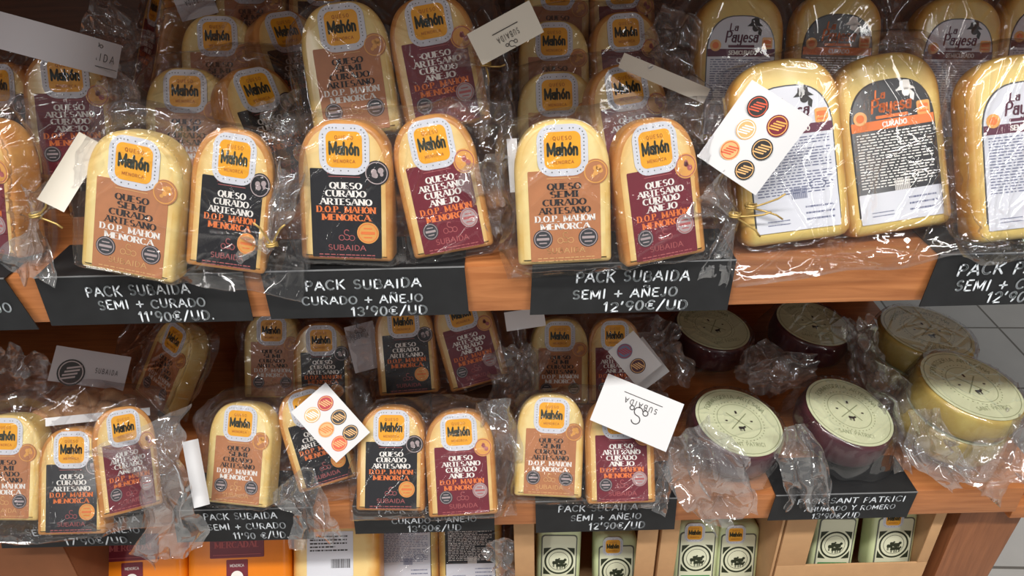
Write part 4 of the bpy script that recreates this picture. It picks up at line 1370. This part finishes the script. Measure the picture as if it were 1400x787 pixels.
bag(P['m9'], 'clear bag around the back pair at upper right', GB, ml=.04, mr=.02, mt=.02, seed=19, foci=[(1270, 100)])
bag(P['m10'], 'clear bag around the sideways cheese at top left', GB, ml=.05, mr=.02, mt=.02, seed=20, n=44,
    tails=[([(120, 20, 70), (160, 40, 60), (190, 70, 50)], .95, 16)])

bag(P['l0'], 'clear bag around the three-cheese pack at lower left', GBL, ml=.02, mr=.02, mt=.035, mb_=.010, seed=21, foci=[(215, 640), (30, 730)], n=50, amp=.0026,
    tails=[([(192, 585, 120), (224, 650, 64), (236, 758, 92)], (.70, .665, .655), 17)])
bag(P['l1'], "clear bag around the front pair beside the white six-sticker card", GBL, mr=.03, ml=.012, seed=22, foci=[(430, 690), (390, 660)],
    tails=[([(395, 655, 60), (424, 690, 40), (432, 736, 70)], (.71, .69, .685), 18)])
bag(P['l2'], "clear bag around the front pair above the lower CURADO + A\u00d1EJO card", GBL, mr=.025, ml=.012, mb_=.008, seed=23, foci=[(670, 560)],
    tails=[([(672, 545, 50), (683, 610, 56), (668, 690, 34)], (.75, .72, .70), 19)])
bag(P['l3'], "clear bag around the front pair under the white card printed SUBAIDA", GBL, mr=.03, ml=.01, mb_=.008, seed=24, foci=[(900, 640), (800, 690)], n=46,
    tails=[([(880, 600, 60), (905, 640, 30), (890, 690, 50)], (.74, .71, .70), 20)])
bag(P['s1'], 'clear bag in shade behind the lower SEMI + CURADO pack', GBL, mr=.03, mb_=.0, seed=25, tails=[([(478, 450, 40), (500, 490, 50), (498, 548, 40)], .91, 21)])
bag(P['s2'], 'clear bag in shade behind the lower CURADO + A\u00d1EJO pack', GBL, mr=.04, ml=.03, mb_=.004, seed=26, foci=[(560, 470)], n=44, tails=[([(700, 470, 60), (705, 510, 60), (690, 560, 50)], .84, 22)])
bag(P['s3'], 'clear bag in shade behind the lower SEMI + A\u00d1EJO pack', GBL, mr=.04, ml=.03, mb_=.0, seed=27, tails=[([(735, 470, 50), (715, 520, 40), (712, 560, 40)], .86, 23)])
bag(P['s0'], 'clear bag around the turned cheese in shade at lower left', GBL, mr=.03, ml=.10, mb_=.0, mt=.02, seed=28, n=44, tails=[([(30, 470, 60), (20, 510, 80), (60, 540, 60)], .86, 24)])
bag(P['b6'], 'clear bag around the two cheeses on the bottom shelf', 'cellophane bags on the bottom shelf', mr=.03, ml=.02, mb_=.004, seed=29, tails=[([(675, 735, 40), (688, 760, 30), (690, 787, 36)], .75, 25)])
Dk = dict(disc=True, ml=.018, mr=.018, mb_=.016, mt=.016, n=30, res=.003)
bag(DISCS['d1'], 'clear bag over the front left wine-rind cheese, crumpled at its lower left', GBD, seed=31, tails=[([(935, 585, 70), (968, 640, 120), (1000, 706, 60)], (.72, .69, .685), 26)], **Dk)
bag(DISCS['d2'], 'clear bag over the wine-rind cheese beside the yellow stack', GBD, seed=32, tails=[([(1086, 580, 44), (1100, 640, 66), (1106, 690, 54)], (.735, .70, .69), 27), ([(1180, 508, 40), (1228, 548, 60), (1246, 640, 40)], (.86, .80, .74), 28), ([(1020, 520, 30), (1062, 512, 60), (1110, 500, 40)], (.86, .87, .88), 41)], **Dk)
bag(DISCS['d3'], 'clear bag over the front right yellow-rind stack, bunched below', GBD, seed=33, tails=[([(1262, 560, 40), (1275, 615, 60), (1310, 650, 40)], (.74, .70, .70), 29), ([(1385, 570, 40), (1370, 620, 70), (1330, 664, 60)], (.74, .70, .69), 30)], **Dk)
bag(DISCS['d4'], 'clear bag over the shaded wine-rind cheese, left of the back row', GBD, seed=34, tails=[([(915, 440, 40), (898, 480, 60), (925, 530, 70)], (.95, .92, .86), 42), ([(1030, 470, 40), (1046, 500, 60), (1030, 530, 50)], (.95, .93, .90), 43)], **Dk)
bag(DISCS['d5'], 'clear bag over the shaded wine-rind cheese, middle of the back row', GBD, seed=35, tails=[([(1170, 430, 40), (1180, 470, 50), (1185, 510, 40)], .88, 31)], **Dk)
bag(DISCS['d6'], 'clear bag over the shaded olive-yellow stack', GBD, seed=36, **Dk)

# ------------------------------------------------------------------ gift cards tied to the bags
def gift_card(c0, c1, c2, c3, y, label, m='white', face=None, tilt=.5, stickers=(), rot=None, bend=0.0, scale=1.0, name='gift_card'):
    """Corners read from the photo (top-left, top-right, bottom-right, bottom-left as one holds the card)."""
    cx = sum(c[0] for c in (c0, c1, c2, c3)) / 4; cy = sum(c[1] for c in (c0, c1, c2, c3)) / 4
    P0 = at_y(cx, cy, y)
    n = (CAM - P0).normalized()
    n = (n + Vector((0, 0, tilt - .5))).normalized()
    q = [on_plane(c[0], c[1], P0, n) for c in (c0, c1, c2, c3)]
    ctr = sum(q, Vector()) / 4
    X = ((q[1] - q[0]) + (q[2] - q[3])) / 2; Y = ((q[0] - q[3]) + (q[1] - q[2])) / 2
    w, h = X.length, Y.length
    X.normalize(); Z = (Y - X * Y.dot(X)).normalized()
    B = Z.cross(X).normalized()   # away from the reader
    mtx = Matrix(((X.x, B.x, Z.x, ctr.x), (X.y, B.y, Z.y, ctr.y), (X.z, B.z, Z.z, ctr.z), (0, 0, 0, 1)))
    r = root(name, mtx, label, 'gift card', 'gift cards tied to the bags')
    N = 10
    qm = MB()
    vs = []
    for s in (0, .0006):
        for i in range(N + 1):
            x = -w / 2 + w * i / N
            for zz in (-h / 2, h / 2):
                vs.append((x, s + bend * ((2 * x / w) ** 2 - .4), zz))
    fs = []
    o = 2 * (N + 1)
    for i in range(N):
        a = 2 * i
        fs.append((a, a + 2, a + 3, a + 1)); fs.append((o + a, o + a + 1, o + a + 3, o + a + 2))
        fs.append((a, o + a, o + a + 2, a + 2)); fs.append((a + 1, a + 3, o + a + 3, o + a + 1))
    fs += [(0, 1, o + 1, o), (2 * N, o + 2 * N, o + 2 * N + 1, 2 * N + 1)]
    qm.add(vs, fs)
    qm.build('card', m, r, True, 40)
    inv = mtx.inverted()
    for px, py, rad, mk, mk2 in stickers:
        p = inv @ on_plane(px, py, P0, n)
        rr = rad * (P0 - CAM).dot(_fwd) / F_PX
        yb = bend * ((2 * p.x / w) ** 2 - .4)
        qs = MB(); qs.flat(circ(p.x, p.z, rr, 26, .92), yb - .0006); st = qs.build('sticker', mk, r)
        qs = MB(); qs.ring(p.x, p.z, rr * .80, rr * .88, yb - .0008, sx=.92)
        for kk in (-.42, -.14, .14, .42):
            qs.flat([(p.x + rr * (xx * .8 + kk * .35), p.z + rr * (kk + xx * .25 + oz)) for xx, oz in ((-.6, -.07), (.6, -.07), (.6, .07), (-.6, .07))], yb - .0008)
        qs.build('sticker_print', mk2, st)
    if face:
        qs = MB(); k = face
        s0 = min(w, h)
        text(qs, 'SUBAIDA', k.get('x', 0) * w, k.get('z', 0) * h, k.get('h', .1) * h, -.0008, 'medium', 0, fit=k.get('w', .5) * w, gap=.5)
        if k.get('line', 1):
            qs.flat(rrect(k.get('x', 0) * w, k.get('z', 0) * h - k.get('h', .1) * h * .9, k.get('w', .5) * w * 1.2, .0008, .0002, 1), -.0008)
        if k.get('swirl', 1):
            zx, zz, rr = k.get('x', 0) * w, k.get('z', 0) * h + k.get('h', .1) * h * 2.6, s0 * .085
            for a0, a1, cx_, cz_, r_ in ((20, 270, 0, rr, rr), (90, -160, 0, -rr, rr), (0, 360, -1.6 * rr, -1.2 * rr, .6 * rr), (0, 360, 1.7 * rr, -1.3 * rr, .5 * rr)):
                pts = arc(zx + cx_, zz + cz_, r_, r_, a0, a1, 14)
                for p1, p2 in zip(pts[:-1], pts[1:]):
                    d = Vector((p2[0] - p1[0], p2[1] - p1[1])); nn_ = Vector((-d.y, d.x)).normalized() * s0 * .009
                    qs.flat([(p1[0] - nn_.x, p1[1] - nn_.y), (p2[0] - nn_.x, p2[1] - nn_.y), (p2[0] + nn_.x, p2[1] + nn_.y), (p1[0] + nn_.x, p1[1] + nn_.y)], -.0008)
        qs.build('card_print', 'ink', r)
    return r

bk, rd, tn, co, mr_ = ('seal_black', 'seal_tan'), ('seal_red', 'seal_tan'), ('seal_tan', 'ink_white'), ('seal_coral', 'seal_tan'), ('maroon', 'seal_gold')
gift_card((1020, 104), (1107, 160), (1038, 270), (961, 218), .640, 'large white gift card with six round stickers on the upper shelf', 'white', bend=.004,
          stickers=[(1036, 146, 15, 'seal_black', 'seal_coral'), (1063, 172, 15, *mr_), (1020, 177, 14, *tn), (998, 205, 14, 'seal_tan', 'seal_coral'), (1042, 204, 15, *bk), (1018, 232, 14, *bk)])
gift_card((745, 46), (660, 86), (638, 50), (722, -2), .715, 'cream gift card printed SUBAIDA upside down near top centre', 'cream', face=dict(x=-.02, z=.02, h=.16, w=.34))
gift_card((139, 199), (104, 176), (55, 276), (92, 290), .625, 'cream gift card leaning at left beside the first full front pair', 'cream', bend=.002, face=dict(x=-.2, z=.2, h=.045, w=.6, swirl=0))
gift_card((445, 520), (492, 582), (474, 641), (398, 566), .715, 'white gift card with six round stickers, its corner up, on lower shelf', 'white',
          stickers=[(445, 551, 11, *rd), (463, 570, 11, *bk), (427, 567, 11, *tn), (446, 587, 11, 'seal_tan', 'ink_orange'), (479, 591, 11, *bk), (464, 606, 11, *co)])
gift_card((908, 616), (804, 573), (834, 511), (938, 554), .705, 'white gift card printed SUBAIDA upside down on the lower shelf', 'white', face=dict(x=-.02, z=-.2, h=.10, w=.42))
gift_card((868, 452), (905, 500), (870, 525), (829, 480), .80, 'small white gift card with two round stickers above the SUBAIDA card', 'white',
          stickers=[(854, 480, 11, 'ink_blue', 'seal_red'), (872, 500, 11, 'wax_wine', 'seal_tan')])
gift_card((880, 458), (913, 508), (880, 535), (840, 490), .815, 'small white gift card hidden behind the two-sticker card', 'white')
gift_card((688, 422), (745, 424), (744, 440), (694, 458), .80, 'white gift card peeping out under the upper shelf edge', 'white')
gift_card((250, 604), (272, 599), (286, 689), (264, 695), .69, 'white gift card folded edgewise left of the lower SEMI + CURADO pair', 'white', bend=.004)
gift_card((846, 70), (974, 122), (960, 141), (852, 94), .755, 'curled cream gift card strip behind the upper SEMI + A\u00d1EJO pair', 'cream', bend=.006, stickers=[(890, 92, 4, 'ink_white', 'ink')])
gift_card((692, 190), (706, 189), (712, 262), (698, 263), .66, 'white gift card corner peeping out left of the upper SEMI + A\u00d1EJO pair', 'white')
gift_card((82, 468), (178, 492), (170, 530), (60, 524), .83, 'grey gift card with one black sticker in shade at lower left', 'greycard', stickers=[(97, 509, 18, 'seal_black', 'seal_grey')], face=dict(x=.22, z=-.1, h=.14, w=.3, swirl=0, line=0))
gift_card((62, 572), (205, 556), (205, 568), (62, 582), .745, 'white paper strip lying across the three-cheese pack', 'white', name='paper_strip')
gift_card((-8, 16), (158, 58), (170, 112), (-8, 62), .735, 'long curved grey card at the top left corner', 'greycard', bend=.02, face=dict(x=.28, z=-.1, h=.2, w=.34, swirl=1, line=1))
gift_card((300, 18), (252, 28), (232, -4), (285, -20), .93, 'grey gift card cut by the top frame edge at upper left', 'greycard', face=dict(x=0, z=-.2, h=.18, w=.5, swirl=0))
gift_card((476, 446), (512, 438), (522, 500), (480, 512), .90, 'grey gift card hanging in shade between two lower packs', 'greycard', face=dict(x=0, z=.2, h=.08, w=.5, swirl=1, line=0))

# ------------------------------------------------------------------ knobbly biscuits in the lower left bag
rngb = random.Random(5)
for k, (px, py, yy, wd) in enumerate(((72, 566, .765, .034), (96, 550, .775, .036), (122, 545, .78, .036), (146, 545, .785, .034), (170, 551, .79, .032), (108, 566, .76, .034), (138, 562, .765, .034))):
    c = at_y(px, py, yy)
    me = bpy.data.meshes.new('biscuit')
    q = MB()
    n1, n2 = 16, 12
    pts = []
    ph = [rngb.uniform(0, 6) for _ in range(4)]
    for i in range(n2 + 1):
        th = math.pi * i / n2
        for j in range(n1):
            f = 2 * math.pi * j / n1
            rr = wd / 2 * (1 + .12 * math.sin(3 * f + ph[0]) * math.sin(th) + .10 * math.sin(4 * th + ph[1] + f) + .06 * math.sin(5 * f + ph[2]))
            pts.append((rr * 1.2 * math.sin(th) * math.cos(f), rr * .8 * math.sin(th) * math.sin(f), rr * .75 * math.cos(th)))
    fs = [(i * n1 + j, i * n1 + (j + 1) % n1, (i + 1) * n1 + (j + 1) % n1, (i + 1) * n1 + j) for i in range(n2) for j in range(n1)]
    q.add(pts, fs)
    o = q.build('biscuit', 'biscuit', None, True)
    o.matrix_world = Matrix.Translation(c) @ Matrix.Rotation(rngb.uniform(-.6, .6), 4, 'Z') @ Matrix.Rotation(rngb.uniform(-.4, .4), 4, 'Y')
    tag(o, 'brown knobbly biscuit in the heap behind the three-cheese pack', 'biscuit', 'biscuits behind the three-cheese pack')
